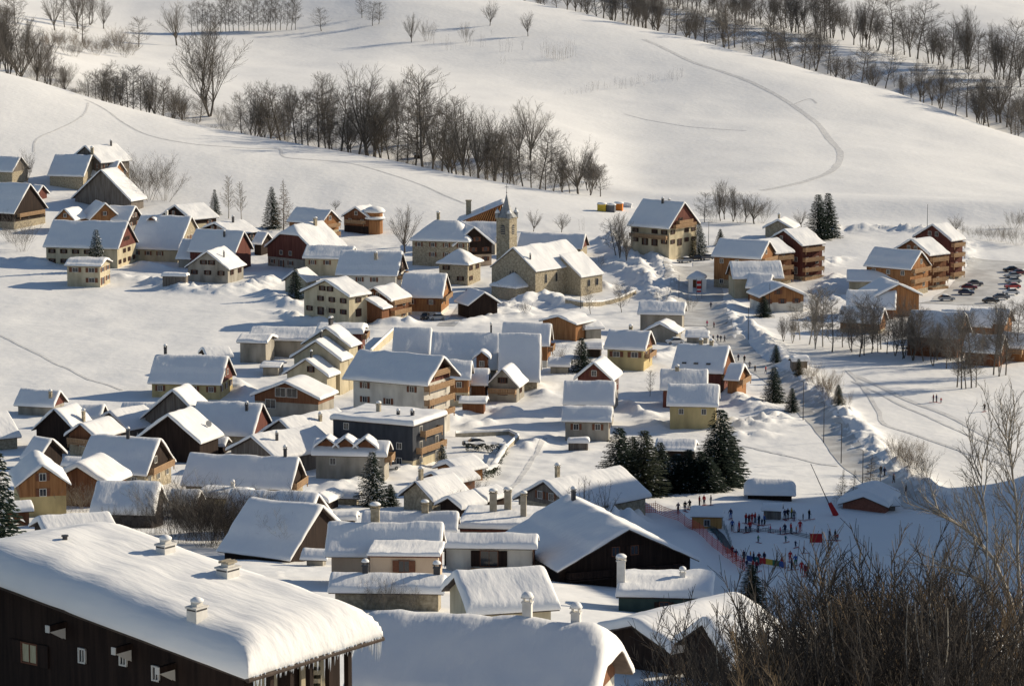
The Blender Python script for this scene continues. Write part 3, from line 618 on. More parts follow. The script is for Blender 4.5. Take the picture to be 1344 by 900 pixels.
f = S(247, 394, 594, 638, 655, -12, 40); H('great_barn', 'long barn with the longest plain shaded roof and dark open gable', 'barn', f, wall='stone', gable='wood_dark', nowin=True, chim=[(.75, 0, 'dark', .7, 1.2)], balc=[('u+', -.3, .8)])
H('ochre_house', 'narrow ochre house with flat snow cap in front of the longest shaded roof', 'house', S(265, 328, 637, 652, 672, -16, 12, T=.7), wall='yellow', nowin=True, chim=[(.3, 0, 'white', .7, .5)])
H('cottage', 'cottage roof left of the ochre house behind bare bushes', 'cottage', S(225, 264, 638, 662, 680, -10, 34), wall='wood_brown', nowin=True)
r = H('farmhouse', 'farmhouse with big sagging shaded roof above the near chalet roof', 'farmhouse', S(326, 426, 652, 727, 734, -30, 36), wall='wood_dark', gable='wood_dark', nowin=True)
H('', '', '', S(302, 420, 640, 690, 706, -14, 32), wall='grey', gable='wood_dark', parent=r, nowin=True)
# --- hotel, modern block, dormer house
f = S(470, 584, 479, 520, 590, -27, 34, Y=572)
H('hotel_chalet', 'large hotel chalet with stacked plank balconies on its brown gable', 'hotel', f, wall='white', gable='wood_red', win='brown', balc=[('u+', 1.2, .62), ('u+', -1.4, .98), ('u+', -4.1, .98), ('u+', -6.8, .98)], oe=1.4, og=1.6, lump=.2, sp=4)
x0 = hit(505, 612); 
f = dict(S(455, 566, 540, 556, 610, -26, 6, T=.8), ); f['flat'] = True; f['th'] = 0.0; f['he'] += .6; f['W'] = max(f['W'], 13)
r = H('modern_block', 'modern apartment block with dark cladding over cream walls and flat snowy roof', 'apartment building', f, wall='cream', upper='slate', hs=f['he'] - 6.4, chim=[(-.25, 0, 'conc', 1, 1.3), (.35, -.3, 'dark', .7, .5), (.65, -.2, 'dark', .8, .6)], win='white', sp=4.6, balc=[('u+', -2.4, .55), ('u+', -5.2, .8)], oe=.4, og=.4)
f = S(413, 512, 577, 600, 633, -7, 30, Y=515)
r = H('dormer_house', 'grey house with three snow-capped dormers in a row', 'house', f, wall='grey', win='white', sp=5, balc=[('u+', -1.2, .8)])
for u in (-.62, -.12, .42): dormer(r, f, u * f['L'] / 2, -f['W'] * .32, 3.4, 1.3)
# --- shaded roofs of the main street
H('row_house', 'row house with square shaded roof at the left end of the main street', 'house', S(517, 567, 427, 476, 492, -3, 42), wall='white', nowin=True)
H('row_house', 'row house with wide shaded roof and black flue above the wooden turret', 'house', S(567, 656, 434, 484, 505, -3, 40), wall='grey', nowin=True, chim=[(.75, 0, 'dark', .5, 1.6)])
H('row_house', 'row house with the steepest tall shaded roof in the main street', 'house', S(655, 710, 434, 500, 514, -2, 47), wall='stone', nowin=True)
H('row_house', 'row house with orange wall and balcony behind the steepest shaded roof', 'house', S(660, 724, 421, 453, 482, -6, 40), wall='white', upper='wood_orange', hs=1.6, balc=[('u+', -1.5, .7)], nowin=True)
H('wooden_house', 'wooden house with square snow roof right behind the hotel', 'house', S(566, 620, 470, 497, 533, -4, 35), wall='cream', upper='wood_orange', hs=2.8)
H('turret_house', 'narrow wooden turret gable with white snow edge in the main street', 'turret', G(632, 458, 620, 643, 470, 512, 4, 5), wall='wood_brown', win='white', sp=9)
H('porch_house', 'low wooden house with steep little snow roof below the turret', 'house', S(616, 642, 483, 508, 530, -4, 38, Y=618), wall='wood_brown', nowin=True)
H('green_house', 'grey-green gabled house with terrace at the end of the snowy lane', 'house', G(659, 481, 642, 687, 507, 527, 12, 9), wall='grey', win='dark', sp=9, balc=[('u-', -1.3, 1.0)])
r = H('grey_house', 'tall dark red gable rising behind the shaded double roof', 'house', G(779, 473, 755, 806, 498, 540, 14, 9), wall='grey', upper='wood_red', hs=3.5)
H('double_roof_house', 'grey house with two-step shaded roof and brown shuttered windows', 'house', S(741, 808, 497, 530, 560, -5, 40), wall='grey', nowin=True)
H('double_roof_house', 'lower half of the two-step shaded roof with two brown windows', 'annex', S(739, 804, 529, 552, 579, -5, 36), wall='grey', win='brown', sp=3.4)
H('yellow_chalet', 'yellow chalet with brown eaves and side balcony beside the lane', 'chalet', S(800, 854, 430, 458, 486, -16, 36), wall='yellow', upper='wood_brown', hs=4.6, chim=[(.0, .15, 'stone', 1, .7)], balc=[('u+', -2.0, .8)], win='brown', ws=(1.5, 1.2), sp=3.6)
BC = S(890, 957, 450, 488, 520, -16, 36); r = H('big_chalet', 'big chalet with three rooflights and red gable above the yellow walled house', 'chalet', BC, wall='wood_red', gable='wood_brown', chim=[(-.1, 0, 'stone', 1, .5), (.3, .0, 'stone', 1, .5)], nowin=True, balc=[('u+', -1.5, .9)])
for u in (-.55, -.1, .38):
    mb = MB(); mb.box((0, 0, 0), (.9, .5, .3)); mb.box((0, -.02, .16), (.75, .4, .04), 1); o = mb.build('rooflight', [M['metal'], M['glass']]); _place(o, r, BC, (u * BC['L'] / 2, -BC['W'] * .38, BC['he'] + roof_h(BC, 0, BC['W'] * .38, (None, None)) + BC['T'] + .05))
H('', '', '', S(958, 977, 475, 498, 516, -20, 30), wall='wood_orange', parent=r, nowin=True, balc=[('u+', -1.0, .9)])
H('house', 'house with plain snow roof left of and behind the yellow walled house', 'house', S(867, 929, 482, 511, 535, -4, 36), wall='wood_red', nowin=True, chim=[(-.3, -.1, 'stone', 1, .5)])
H('yellow_walled_house', 'yellow walled house with thick snow roof and four small windows', 'house', S(877, 944, 500, 532, 563, -6, 36), wall='yellow', win='white', ws=(.9, 1.1), sp=3.4)
H('shed', 'long low shed under snow behind the dark spruces', 'shed', S(862, 914, 574, 590, 604, -10, 18), wall='wood_dark', nowin=True)
H('shed', 'small shed under snow half hidden between the dark spruces', 'shed', S(866, 893, 608, 620, 634, -10, 18), wall='wood_brown', nowin=True)
# --- lower left cluster
H('farmhouse', 'farmhouse with shaded roof and dark red gable at the top of the lower left cluster', 'farmhouse', S(26, 81, 508, 532, 545, -16), wall='grey', gable='wood_red', chim=[(.7, -.6, 'stone', .8, 1.2)], nowin=True)
H('timber_barn', 'dark barn with narrow sunlit roof left of the small wooden chalet', 'barn', G(71, 533, 33, 99, 566, 590, 26, 7), wall='wood_dark', nowin=True, chim=[(.2, -.7, 'stone', .8, 1.8)])
H('house', 'shaded roof behind the dark barn in the lower left cluster', 'house', S(90, 138, 527, 548, 562, -8, 35), wall='wood_dark', nowin=True)
H('small_chalet', 'small wooden chalet with balconied gable in the lower left cluster', 'chalet', G(105, 552, 77, 123, 573, 598, 28, 9), wall='stone', upper='wood_brown', balc=[('u-', -1.2, .9)])
H('house', 'house with bright snow-blown roof right of the small wooden chalet', 'house', G(143, 537, 120, 174, 560, 580, 40, 9), wall='wood_grey', nowin=True)
H('house', 'house with sunlit roof cut by the left edge of the photo', 'house', S(-30, 8, 537, 574, 590, 28, 24), wall='stone', nowin=True)
H('house', 'dark walled house with small square shaded roof below the dark barn', 'house', S(44, 70, 570, 602, 616, -30, 38), wall='wood_dark', nowin=True)
H('orange_house', 'house with orange timber gable and broad shaded left roof near the big spruce', 'house', G(56, 606, 14, 84, 636, 678, -14, 12), wall='yellow', upper='wood_orange', hs=3.2, win='brown', walls=('u-',))
H('cottage', 'cottage with drooping snow cap behind bare bushes in the lower left', 'cottage', G(101, 604, 54, 136, 634, 664, 18, 9, T=.9), wall='wood_brown', nowin=True)
H('house', 'house with rounded streaky snow roof above the bare hedge', 'house', S(126, 212, 627, 673, 692, -6, 36, T=.9), wall='wood_dark', nowin=True)
H('house', 'low sunlit roof touching the far side of the near chalet roof', 'house', S(52, 142, 671, 705, 722, 22, 18, T=.7), wall='wood_dark', nowin=True)
# --- lower middle
H('cottage', 'stone cottage with bright right roof behind the garden spruce', 'cottage', G(545, 627, 524, 571, 653, 669, 40, 9), wall='stone', nowin=True, chim=[(-.7, 0, 'stone', .9, 1.2)])
H('shed', 'shed with bright snow roof just right of the stone cottage', 'shed', G(566, 616, 548, 588, 632, 648, 44, 8), wall='wood_brown', nowin=True)
H('shed', 'shed with thick snow slab above the hedge', 'shed', G(585, 602, 566, 602, 616, 632, 44, 7, T=.7), wall='wood_orange', nowin=True)
H('shed', 'little shed with lit roof edge at the foot of the stone cottage', 'shed', G(588, 648, 570, 606, 664, 676, 40, 6), wall='wood_dark', nowin=True)
H('brown_chalet', 'brown chalet with long sunlit roof behind the pollard tree', 'chalet', G(713, 627, 672, 752, 662, 686, 46, 17), wall='stone', upper='wood_grey', hs=3.0, chim=[(-.6, .05, 'stone', .9, 1.6)], win='brown', walls=('u-',))
H('house', 'house with long shaded roof behind the apricot apartment house', 'house', S(476, 602, 667, 694, 722, -4, 33), wall='grey', gable='wood_red', nowin=True, chim=[(.3, .0, 'stone', 1.2, .8)])
f = dict(S(606, 716, 668, 692, 722, -6, 4, T=.8)); f.update(flat=True, th=0.0, W=12.5)
H('flat_roofed_house', 'flat snow-covered house with three tall pale chimneys', 'house', f, wall='grey', upper='wood_red', hs=f['he'] - .6, nowin=True, chim=[(-.28, .25, 'conc', 1.3, 3.0), (.05, .45, 'conc', 1.3, 3.0), (.5, -.2, 'conc', 1.1, 3.4)], oe=.4, og=.4)
f = S(580, 706, 695, 717, 752, -4, 24)
H('white_chalet', 'white chalet with dark timber doors and dark eaves under the flat roof', 'chalet', f, wall='white', win='dark', ws=(2.2, 2.0), sp=5.2, balc=[('v-', -3.6, .4)], gable='wood_brown', oe=1.1)
f = S(431, 582, 680, 728, 768, -3, 36)
r = H('apricot_house', 'long apricot apartment house with chimney and reddish eaves', 'apartment building', f, wall='pink', win='red', chim=[(-.2, .2, 'stone', 1.3, 2.0)], sp=4.2)
g = shift(f, f['L'] * .06 + 2, -f['W'] / 2 - 1.6, 0, L=f['L'] * .62, W=6.5, he=f['he'] + 1.2, flat=True, th=0.0, T=.3)
H('', '', '', g, wall='pink', roofm='wood_red', parent=r, win='red', oe=.25, og=.25, sp=4.6, ws=(1.2, 1.3))
H('low_house', 'low house with rippled snow and dark ridge wall below the apricot house', 'house', S(434, 585, 748, 775, 800, -3, 22), wall='stone', nowin=True, chim=[(-.4, 0, 'dark', .8, .7), (.85, .05, 'dark', .9, .6)])
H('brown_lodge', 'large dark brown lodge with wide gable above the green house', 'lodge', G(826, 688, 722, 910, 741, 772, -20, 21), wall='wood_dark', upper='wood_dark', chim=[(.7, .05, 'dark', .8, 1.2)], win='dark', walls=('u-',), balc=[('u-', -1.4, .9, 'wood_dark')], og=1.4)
f = dict(S(812, 936, 757, 772, 802, -5, 5, T=.7)); f.update(W=10)
H('green_house', 'low white house with dark green fascia and white chimney', 'house', f, wall='white', upper='green', hs=f['he'] - 1.9, chim=[(-.93, -.4, 'white', 1.2, 2.6), (.35, 0, 'white', .8, .4)], win='dark', sp=6, oe=.3, og=.3)
H('cream_gabled_house', 'cream house with bright sunlit roof behind the near shaded roof', 'house', S(596, 716, 739, 800, 840, 15, 25, T=.8), wall='cream', nowin=True, oe=.9)
H('dark_gabled_house', 'dark gabled house with curved snow right of the near shaded roof', 'house', G(829, 806, 786, 884, 842, 880, 48, 13, T=.8), wall='wood_dark', nowin=True, og=1.2)
H('near_right_house', 'house with sunlit roof half hidden by the bare thicket', 'house', S(921, 978, 799, 872, 900, 26, 30, T=.8), wall='wood_dark', nowin=True)
f = S(478, 808, 798, 925, 985, -15, 36, T=.9, Y=200)
H('near_house', 'near house with huge shaded snow roof and two white chimneys on the ridge', 'house', f, wall='white', gable='wood_brown', hip=(None, (52, f['W'] * .22)), chim=[(.30, .02, 'white', .85, 1.0), (.68, .08, 'white', .85, .6)], nowin=True, lump=.25, og=1.2)

# --- small sheds and annexes in the gaps
H('shed', 'small shaded roof with red gable tip left of the modern dark block', 'shed', S(404, 432, 553, 574, 590, -14, 34), wall='wood_red', nowin=True)
H('shed', 'low lean-to roof between the orange gabled house and drooping cottage', 'shed', S(84, 116, 596, 610, 622, -10, 28), wall='wood_dark', nowin=True)
H('shed', 'tiny dark gable in the snow right of the longest shaded roof', 'shed', G(418, 645, 405, 432, 657, 668, 20, 6), wall='wood_dark', nowin=True)
H('carport', 'dark open carport under snow left of the yellow chalet', 'carport', S(768, 792, 448, 457, 469, -8, 18), wall='wood_dark', nowin=True)
H('shed', 'snow-covered shed behind the lane spruce', 'shed', S(720, 750, 467, 480, 490, -6, 26), wall='grey', nowin=True)
H('kiosk', 'little kiosk with hipped snow roof behind the banners', 'kiosk', S(903, 926, 354, 366, 378, -10, 30), wall='wood_brown', nowin=True, hip=((30, 0), (30, 0)), oe=.4, og=.4)
H('shed', 'low snowed-over shelter by the walkers on the road', 'shed', S(900, 931, 432, 442, 450, -6, 18), wall='grey', nowin=True, oe=.4, og=.4)
H('shed', 'flat snow-topped shed left of the small grey barn', 'shed', S(213, 247, 357, 362, 371, -8, 8, T=.6), wall='wood_grey', nowin=True, oe=.3, og=.3)
H('shed', 'sunlit shed roof under the big near spruce at left', 'shed', S(-6, 40, 655, 670, 690, 18, 20), wall='wood_brown', nowin=True)
H('shed', 'shed with shaded roof below the very broad farmhouse roof', 'shed', S(262, 300, 570, 584, 596, -10, 24), wall='wood_dark', nowin=True)
H('garage', 'pale garage between cream house and orange-balconied chalet', 'garage', S(456, 480, 408, 414, 423, -6, 10, T=.4), wall='cream', nowin=True, oe=.3, og=.3)
H('shed', 'dark shed with snow cap right of the hedge shed', 'shed', G(622, 640, 604, 640, 654, 668, 36, 6), wall='wood_dark', nowin=True)
H('shed', 'low shed between the three-dormer house and the garden spruce', 'shed', S(440, 474, 640, 652, 662, -8, 22), wall='stone', nowin=True)
H('shed', 'shaded shed roof between the two lower left barns', 'shed', S(146, 184, 556, 568, 580, -10, 28), wall='wood_grey', nowin=True)

H('cottage', 'cottage with low shaded roof beside the sagging farmhouse roof', 'cottage', S(392, 436, 668, 692, 706, -16, 34), wall='wood_dark', nowin=True)
H('annex', 'low snow-covered annex between sagging roof and apricot house', 'annex', S(398, 432, 716, 732, 742, -8, 22), wall='grey', nowin=True)
H('shed', 'low shed under snow in front of the three-dormer house', 'shed', S(420, 470, 668, 680, 688, -6, 20), wall='wood_dark', nowin=True)
H('house', 'shaded roof between the brown glazed chalet and bright-roofed barn', 'house', S(356, 402, 552, 566, 580, -10, 30), wall='wood_brown', nowin=True)
H('shed', 'snow-covered shed left of the yellow and dark red house', 'shed', S(196, 232, 540, 552, 562, -8, 22), wall='wood_dark', nowin=True)
H('annex', 'low annex under the right end of the hotel balconies', 'annex', S(604, 640, 518, 528, 540, -6, 16), wall='wood_brown', nowin=True)
# --- the near chalet at lower left
def near_chalet():
    al = R(37); L = 10.6; d = Vector((math.sin(al), math.cos(al), 0)); rt = Vector((math.cos(al), -math.sin(al), 0)); Y = 150.0
    P0 = Vector((ray_s(325, 889) * Y, Y, Y * elev_tan(889))); W2_, th = 20.0, R(9)
    for _ in range(30):
        A = P0 - rt * W2_ + Vector((0, 0, W2_ * math.tan(th))); q = project(*A)
        W2_ += (q[0] + 20) * .02; th += (q[1] - 760) * .0004
    c = P0 + d * L / 2 - rt * W2_; zb = ground(c.x, c.y); T = 1.75
    f = dict(c=Vector((c.x, c.y)), zb=zb, psi=math.pi / 2 - al, L=L, W=2 * W2_, he=P0.z - zb, th=th, T=T, th2=th + R(7))
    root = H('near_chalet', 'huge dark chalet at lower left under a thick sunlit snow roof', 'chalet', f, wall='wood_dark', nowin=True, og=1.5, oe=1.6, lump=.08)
    print('NEAR', L, 2 * W2_, math.degrees(th), f['he'])
    def solve(px, py):     # roof point seen at a pixel
        best = None
        for i in range(61):
            for j in range(121):
                u = -L / 2 + L * i / 60; v = -W2_ + W2_ * 1.2 * j / 120
                p = Vector((u, v, f['he'] + roof_h(f, u, v, (None, None)) + T)); p.rotate(Matrix.Rotation(f['psi'], 3, 'Z')); x, y = project(c.x + p.x, c.y + p.y, zb + p.z)
                e = (x - px) ** 2 + (y - py) ** 2
                if best is None or e < best[0]: best = (e, u, v)
        return best[1], best[2]
    for k, (px, py, w, h) in enumerate([(218, 724, .85, .42), (300, 753, 1.0, .42), (260, 806, .85, .45)]):
        u, v = solve(px, py); z = f['he'] + roof_h(f, u, v, (None, None)) + T; mb = MB()
        mb.box((0, 0, h / 2 - .3), (w, w * .8, h + .6)); mb.box((0, 0, h), (w * 1.15, w * .95, .1))
        mb.box((0, 0, h + .14), (w * .55, w * .5, .3), 0)
        o = mb.build('chimney', M['chim_w']); _place(o, root, f, (u, v, z))
        m2 = MB()
        m2.box((0, -w * .41, h - .12), (w * .9, .02, .07)); m2.box((-w * .51, 0, h - .12), (.02, w * .7, .07)); m2.build('vent_slot', M['metal'], o)
        if k != 1:
            m3 = MB(); m3.lathe([(w * .42, 0), (w * .4, .1), (w * .2, .22), (.02, .26)], 9); m3.build('snow_cap', M['snow'], o, True, (0, 0, h + .28))
        else:
            m3 = MB()
            for i in range(5): m3.box((0, -.3 + i * .15, h + .3 + .03 * (i % 2)), (w * .75, .1, .12))
            m3.build('flue_cap', M['concrete'], o)
    u, v = solve(87, 711); mb = MB(); mb.lathe([(.14, -.3), (.14, .3), (.2, .3), (.2, .38)], 8); o = mb.build('vent_pipe', M['metal']); _place(o, root, f, (u, v, f['he'] + roof_h(f, u, v, (None, None)) + T))
    # gable wall details (u- wall): find wall points for pixels
    uw = -L / 2 + 1.5
    def wallpt(px, py):
        best = None
        for j in range(241):
            v = -W2_ + W2_ * 1.1 * j / 240
            for k in range(81):
                z = f['he'] + 4.5 - 9 * k / 80
                p = Vector((uw - .05, v, z)); p.rotate(Matrix.Rotation(f['psi'], 3, 'Z')); x, y = project(c.x + p.x, c.y + p.y, zb + p.z); e = (x - px) ** 2 + (y - py) ** 2
                if best is None or e < best[0]: best = (e, v, z)
        return best[1], best[2]
    for px, py, w, h, st in [(40, 869, 1.2, 1.1, 'curtain'), (109, 870, .45, .75, 'white'), (163, 871, .45, .75, 'white'), (205, 893, .5, .75, 'white')]:
        v, z = wallpt(px, py); a, b = window_mesh(w, h, st); mb = MB()
        o = _child(a, 'window', root, f, (uw - .06, v, z), -math.pi / 2); link('pane', b, o)
        if st == 'curtain':
            for sx in (-1, 1):
                m2 = MB(); m2.box((sx * (w / 2 + .45), -.05, h / 2), (.8, .07, h + .15)); m2.build('shutter', M['wood_dark'], o)
    for px, py in [(85, 823), (172, 853), (228, 879)]:
        v, z = wallpt(px, py); mb = MB(); mb.box((-.6, 0, 0), (1.4, .22, .34)); mb.box((-1.32, 0, .0), (.06, .3, .4), 1)
        mb.poly([(-.1, .11, -.17), (-1.2, .11, -.17), (-.1, .11, -.8)], 1); mb.poly([(-.1, -.11, -.17), (-.1, -.11, -.8), (-1.2, -.11, -.17)], 1)
        o = mb.build('purlin', [M['wood_dark'], M['frame_w']]); _place(o, root, f, (uw, v, z + .2))
    # side under the right eave: cream walls, posts, dark openings
    vs = -W2_ + 1.55; mb = MB()
    for i in range(5): mb.box((-L / 2 + 2.2 + i * (L - 4.4) / 4, vs - 1.1, f['he'] - 2.2), (.3, .3, 4.4))
    o = mb.build('post', M['wood_dark']); _place(o, root, f, (0, 0, 0))
    for u in (-L / 2 + 3.0, 1.2, L / 2 - 3.2):
        mb = MB(); mb.box((0, 0, 0), (1.6, .12, 2.0)); o = mb.build('wall_panel', M['cream']); _place(o, root, f, (u, vs - .12, f['he'] - 1.6))
    # gutter and icicles
    mb = MB(); mb.tube([(-L / 2 - .1, -W2_ - .08, f['he'] - .12), (L / 2 + .1, -W2_ - .08, f['he'] - .12)], [.13, .13], 8); o = mb.build('gutter', M['edge']); _place(o, root, f, (0, 0, 0))
    r2 = random.Random(3); mb = MB()
    for i in range(70):
        u = -L / 2 + L * r2.random() ** .8; ln = .2 + 1.1 * max(0, math.sin(u * 1.3 + 1)) * r2.random() + .3 * r2.random()
        mb.tube([(u, -W2_ - .12, f['he'] + .05), (u + .02, -W2_ - .12, f['he'] - ln * .5), (u, -W2_ - .12, f['he'] - ln)], [.06, .035, .004], 5)
    o = mb.build('icicles', M['ice'], smooth=True); o['kind'] = 'stuff'; _place(o, root, f, (0, 0, 0))
near_chalet()
# --- church
def church():
    f = G(673, 323, 641, 701, 353, 390, 40, 22); f['L'] = 22; f['T'] = .4
    root = H('church', 'stone church with great sunlit nave roof below the pointed tower', 'church', f, wall='stone', nowin=True, og=.25, oe=.35, chim=[(-.82, -.55, 'dark', .5, 1.0)])
    L, W = f['L'], f['W']
    # side aisle on the right
    g = shift(f, 6.2, -W / 2 - 1.4, 0, L=9.5, W=7.2, th=f['th'], he=f['he'] - 2.3, mono=True, T=.4)
    H('', '', '', g, wall='stone', parent=root, nowin=True, og=.2, oe=.3)
    for (u, vv, z, w, h, rz) in [(-L / 2 + .1, -.9, 5.6, .7, 1.3, -90), (-L / 2 + .1, 0, 5.6, .7, 1.6, -90), (-L / 2 + .1, .9, 5.6, .7, 1.3, -90), (-6.5, -W / 2 + .25, 4.0, .8, 2.4, 0), (-2.2, -W / 2 + .25, 4.0, .8, 2.4, 0), (5, -W / 2 - 4.85, 2.4, .9, 1.8, 0), (8.4, -W / 2 - 4.85, 2.4, .9, 1.8, 0)]:
        mb = MB(); pts = [(-w / 2, 0, 0), (w / 2, 0, 0), (w / 2, 0, h * .7), (w * .3, 0, h * .92), (0, 0, h), (-w * .3, 0, h * .92), (-w / 2, 0, h * .7)]
        mb.poly([(p[0] * 1.3, .03, p[2] * 1.12 - .1) for p in pts]); mb.poly([(p[0], 0, p[2]) for p in pts], 1)
        o = mb.build('window', [M['concrete'], M['glass']]); _place(o, root, f, (u, vv, z), R(rz))
    # porch with hipped snow roof
    p = shift(f, -L / 2 - 1.6, -.5, 0, L=6, W=9, he=3.3, th=R(34), T=.4, psi=f['psi'])
    H('', '', '', p, wall='stone', parent=root, nowin=True, hip=((34, 0), None), oe=.4, og=.3)
    # tower
    x, y, z = at_Y(665, f['c'].y + 9); k = ppm_at(y, z); zt = lambda py: Y_z(py, y)
    w = 18.5 / k / math.cos(R(20)); t = empty('tower', (0, 0, 0)); zb = z - 1
    top = y * elev_tan(286) - z; ps = R(-30); fT = dict(c=Vector((x, y)), zb=z, psi=ps, L=w, W=w, he=top, th=0, T=.3)
    bpy.data.objects.remove(t)
    mb = MB(); mb.box((0, 0, top / 2 - 1), (w, w, top + 2)); mb.box((0, 0, top * .72), (w * 1.05, w * 1.05, .25)); mb.box((0, 0, top), (w * 1.12, w * 1.12, .4))
    tower = mb.build('tower', M['stone']); _place(tower, root, fT, (0, 0, 0))
    for sx, sy, rz in ((0, -1, 0), (1, 0, 90), (-1, 0, -90)):
        mb = MB(); a, h = w * .17, 2.6
        pts = [(-a, 0), (a, 0), (a, h * .75), (a * .6, h * .93), (0, h), (-a * .6, h * .93), (-a, h * .75)]
        mb.poly([(q[0] * 1.35, .02, q[1] * 1.1 - .15) for q in pts], 1); mb.poly([(q[0], 0, q[1]) for q in pts])
        for i in range(4): mb.box((0, -.05, .4 + i * .5), (a * 1.8, .06, .16), 1)
        o = mb.build('belfry_opening', [M['metal'], M['concrete']], tower); o.location = (sx * w * .505 if sx else 0, sy * w * .505 if sy else 0, top * .77); o.rotation_euler = (0, 0, R(rz))
    sh = y * elev_tan(254) - z - top
    mb = MB(); n = 8
    prof = [(w * .70, .3), (w * .58, .9), (w * .40, 1.9), (w * .27, sh * .45), (w * .12, sh * .75), (.03, sh)]
    mb.lathe(prof, n); sp = mb.build('spire', M['zinc'], tower, loc=(0, 0, top)); sp.rotation_euler = (0, 0, R(22.5))
    for sx in (-1, 1):
        for sy in (-1, 1):
            mb = MB(); mb.lathe([(.62, .1), (.62, 1.3), (.8, 1.3), (.35, 2.0), (.02, 2.9)], 8); mb.build('corner_turret', M['zinc'], tower, loc=(sx * w * .45, sy * w * .45, top))
            mb = MB(); mb.lathe([(.72, 1.4), (.6, 1.75), (.3, 2.15), (.05, 2.3)], 8); mb.build('snow_cap', M['snow'], tower, True, (sx * w * .45 + .06, sy * w * .45 - .06, top + .03))
    mb = MB(); mb.tube([(0, 0, sh - .2), (0, 0, sh + 2.6)], [.07, .05], 5); mb.box((0, 0, sh + 1.7), (1.1, .09, .1)); mb.lathe([(.01, sh), (.2, sh + .2), (.01, sh + .42)], 8); mb.build('cross', M['metal'], tower, loc=(0, 0, top))
church()
def timber_hall():
    f = S(604, 660, 266, 286, 325, -10, 20); Y = f['c'].y
    x0, y0, z0 = at_Y(600, Y); k = ppm_at(Y, z0); L = 62 / k
    root = empty('timber_hall', (x0 + L / 2, y0, z0)); tag(root, 'hall with rising open timber roof and tall chimney behind the church tower', 'hall')
    h0 = Y * elev_tan(291) - z0; h1 = Y * elev_tan(265) - z0; hl = L / 2; a = math.atan((h1 - h0) / L)
    mb = MB(); mb.poly([(-hl + 2, -3, -1), (hl - 6, -3, -1), (hl - 6, -3, h0 + (h1 - h0) * .7), (-hl + 2, -3, h0 + .1)]); mb.poly([(hl - 6, -3, -1), (hl - 6, 6, -1), (hl - 6, 6, h0 + (h1 - h0) * .7), (hl - 6, -3, h0 + (h1 - h0) * .7)]); mb.poly([(-hl + 2, 6, -1), (-hl + 2, 6, h0), (-hl + 2, -3, h0), (-hl + 2, -3, -1)])
    mb.build('wall', M['grey'], root)
    mb = MB(); e = .35; mb.poly([(-hl, -4, h0), (hl, -4, h1), (hl, 7, h1), (-hl, 7, h0)]); mb.poly([(-hl, -4, h0 - e), (-hl, 7, h0 - e), (hl, 7, h1 - e), (hl, -4, h1 - e)]); mb.poly([(-hl, -4, h0 - e), (hl, -4, h1 - e), (hl, -4, h1), (-hl, -4, h0)]); mb.poly([(hl, -4, h1 - e), (hl, 7, h1 - e), (hl, 7, h1), (hl, -4, h1)]); mb.build('roof', M['wood_brown'], root)
    mb = MB(); n = 14
    for i in range(n):
        x = -hl * .45 + (hl * 1.4) * i / n; zt_ = h0 + (h1 - h0) * (x + hl) / L - e
        mb.tube([(x, -3.7, zt_), (x - 1.5, -3.55, min(zt_ - .3, h0 - .2))], [.2, .2], 4)
    mb.build('rafters', M['wood_orange'], root); 
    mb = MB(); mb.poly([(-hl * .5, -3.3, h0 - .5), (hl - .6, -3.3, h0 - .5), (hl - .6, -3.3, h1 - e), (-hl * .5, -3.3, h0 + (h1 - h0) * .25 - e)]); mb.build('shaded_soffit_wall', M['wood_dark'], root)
    us = np.linspace(-hl - .1, hl + .1, 24); vs = np.linspace(-4.1, 7.1, 14); mb = MB()
    for u in us:
        for v in vs:
            dd = min(u + hl + .1, hl + .1 - u, v + 4.1, 7.1 - v); mb.vert((u, v, h0 + (h1 - h0) * (u + hl) / L + .02 + .55 * math.sqrt(max(0, 1 - (1 - min(dd / .5, 1)) ** 2)) * (1 + .3 * float(vnoise(np.array([u / 2]), np.array([v / 2]))[0]))))
    for i in range(23):
        for j in range(13): b = i * 14 + j; mb.face((b, b + 14, b + 15, b + 1))
    mb.build('snow_layer', M['roof_snow'], root, True)
    xx = (615 - 600) / k - hl; mb = MB(); mb.box((0, 0, 0), (1.5, 1.3, 6)); mb.box((0, 0, 3), (1.8, 1.6, .3)); mb.build('chimney', M['stone'], root, loc=(xx, 2, h0 + 3))
timber_hall()
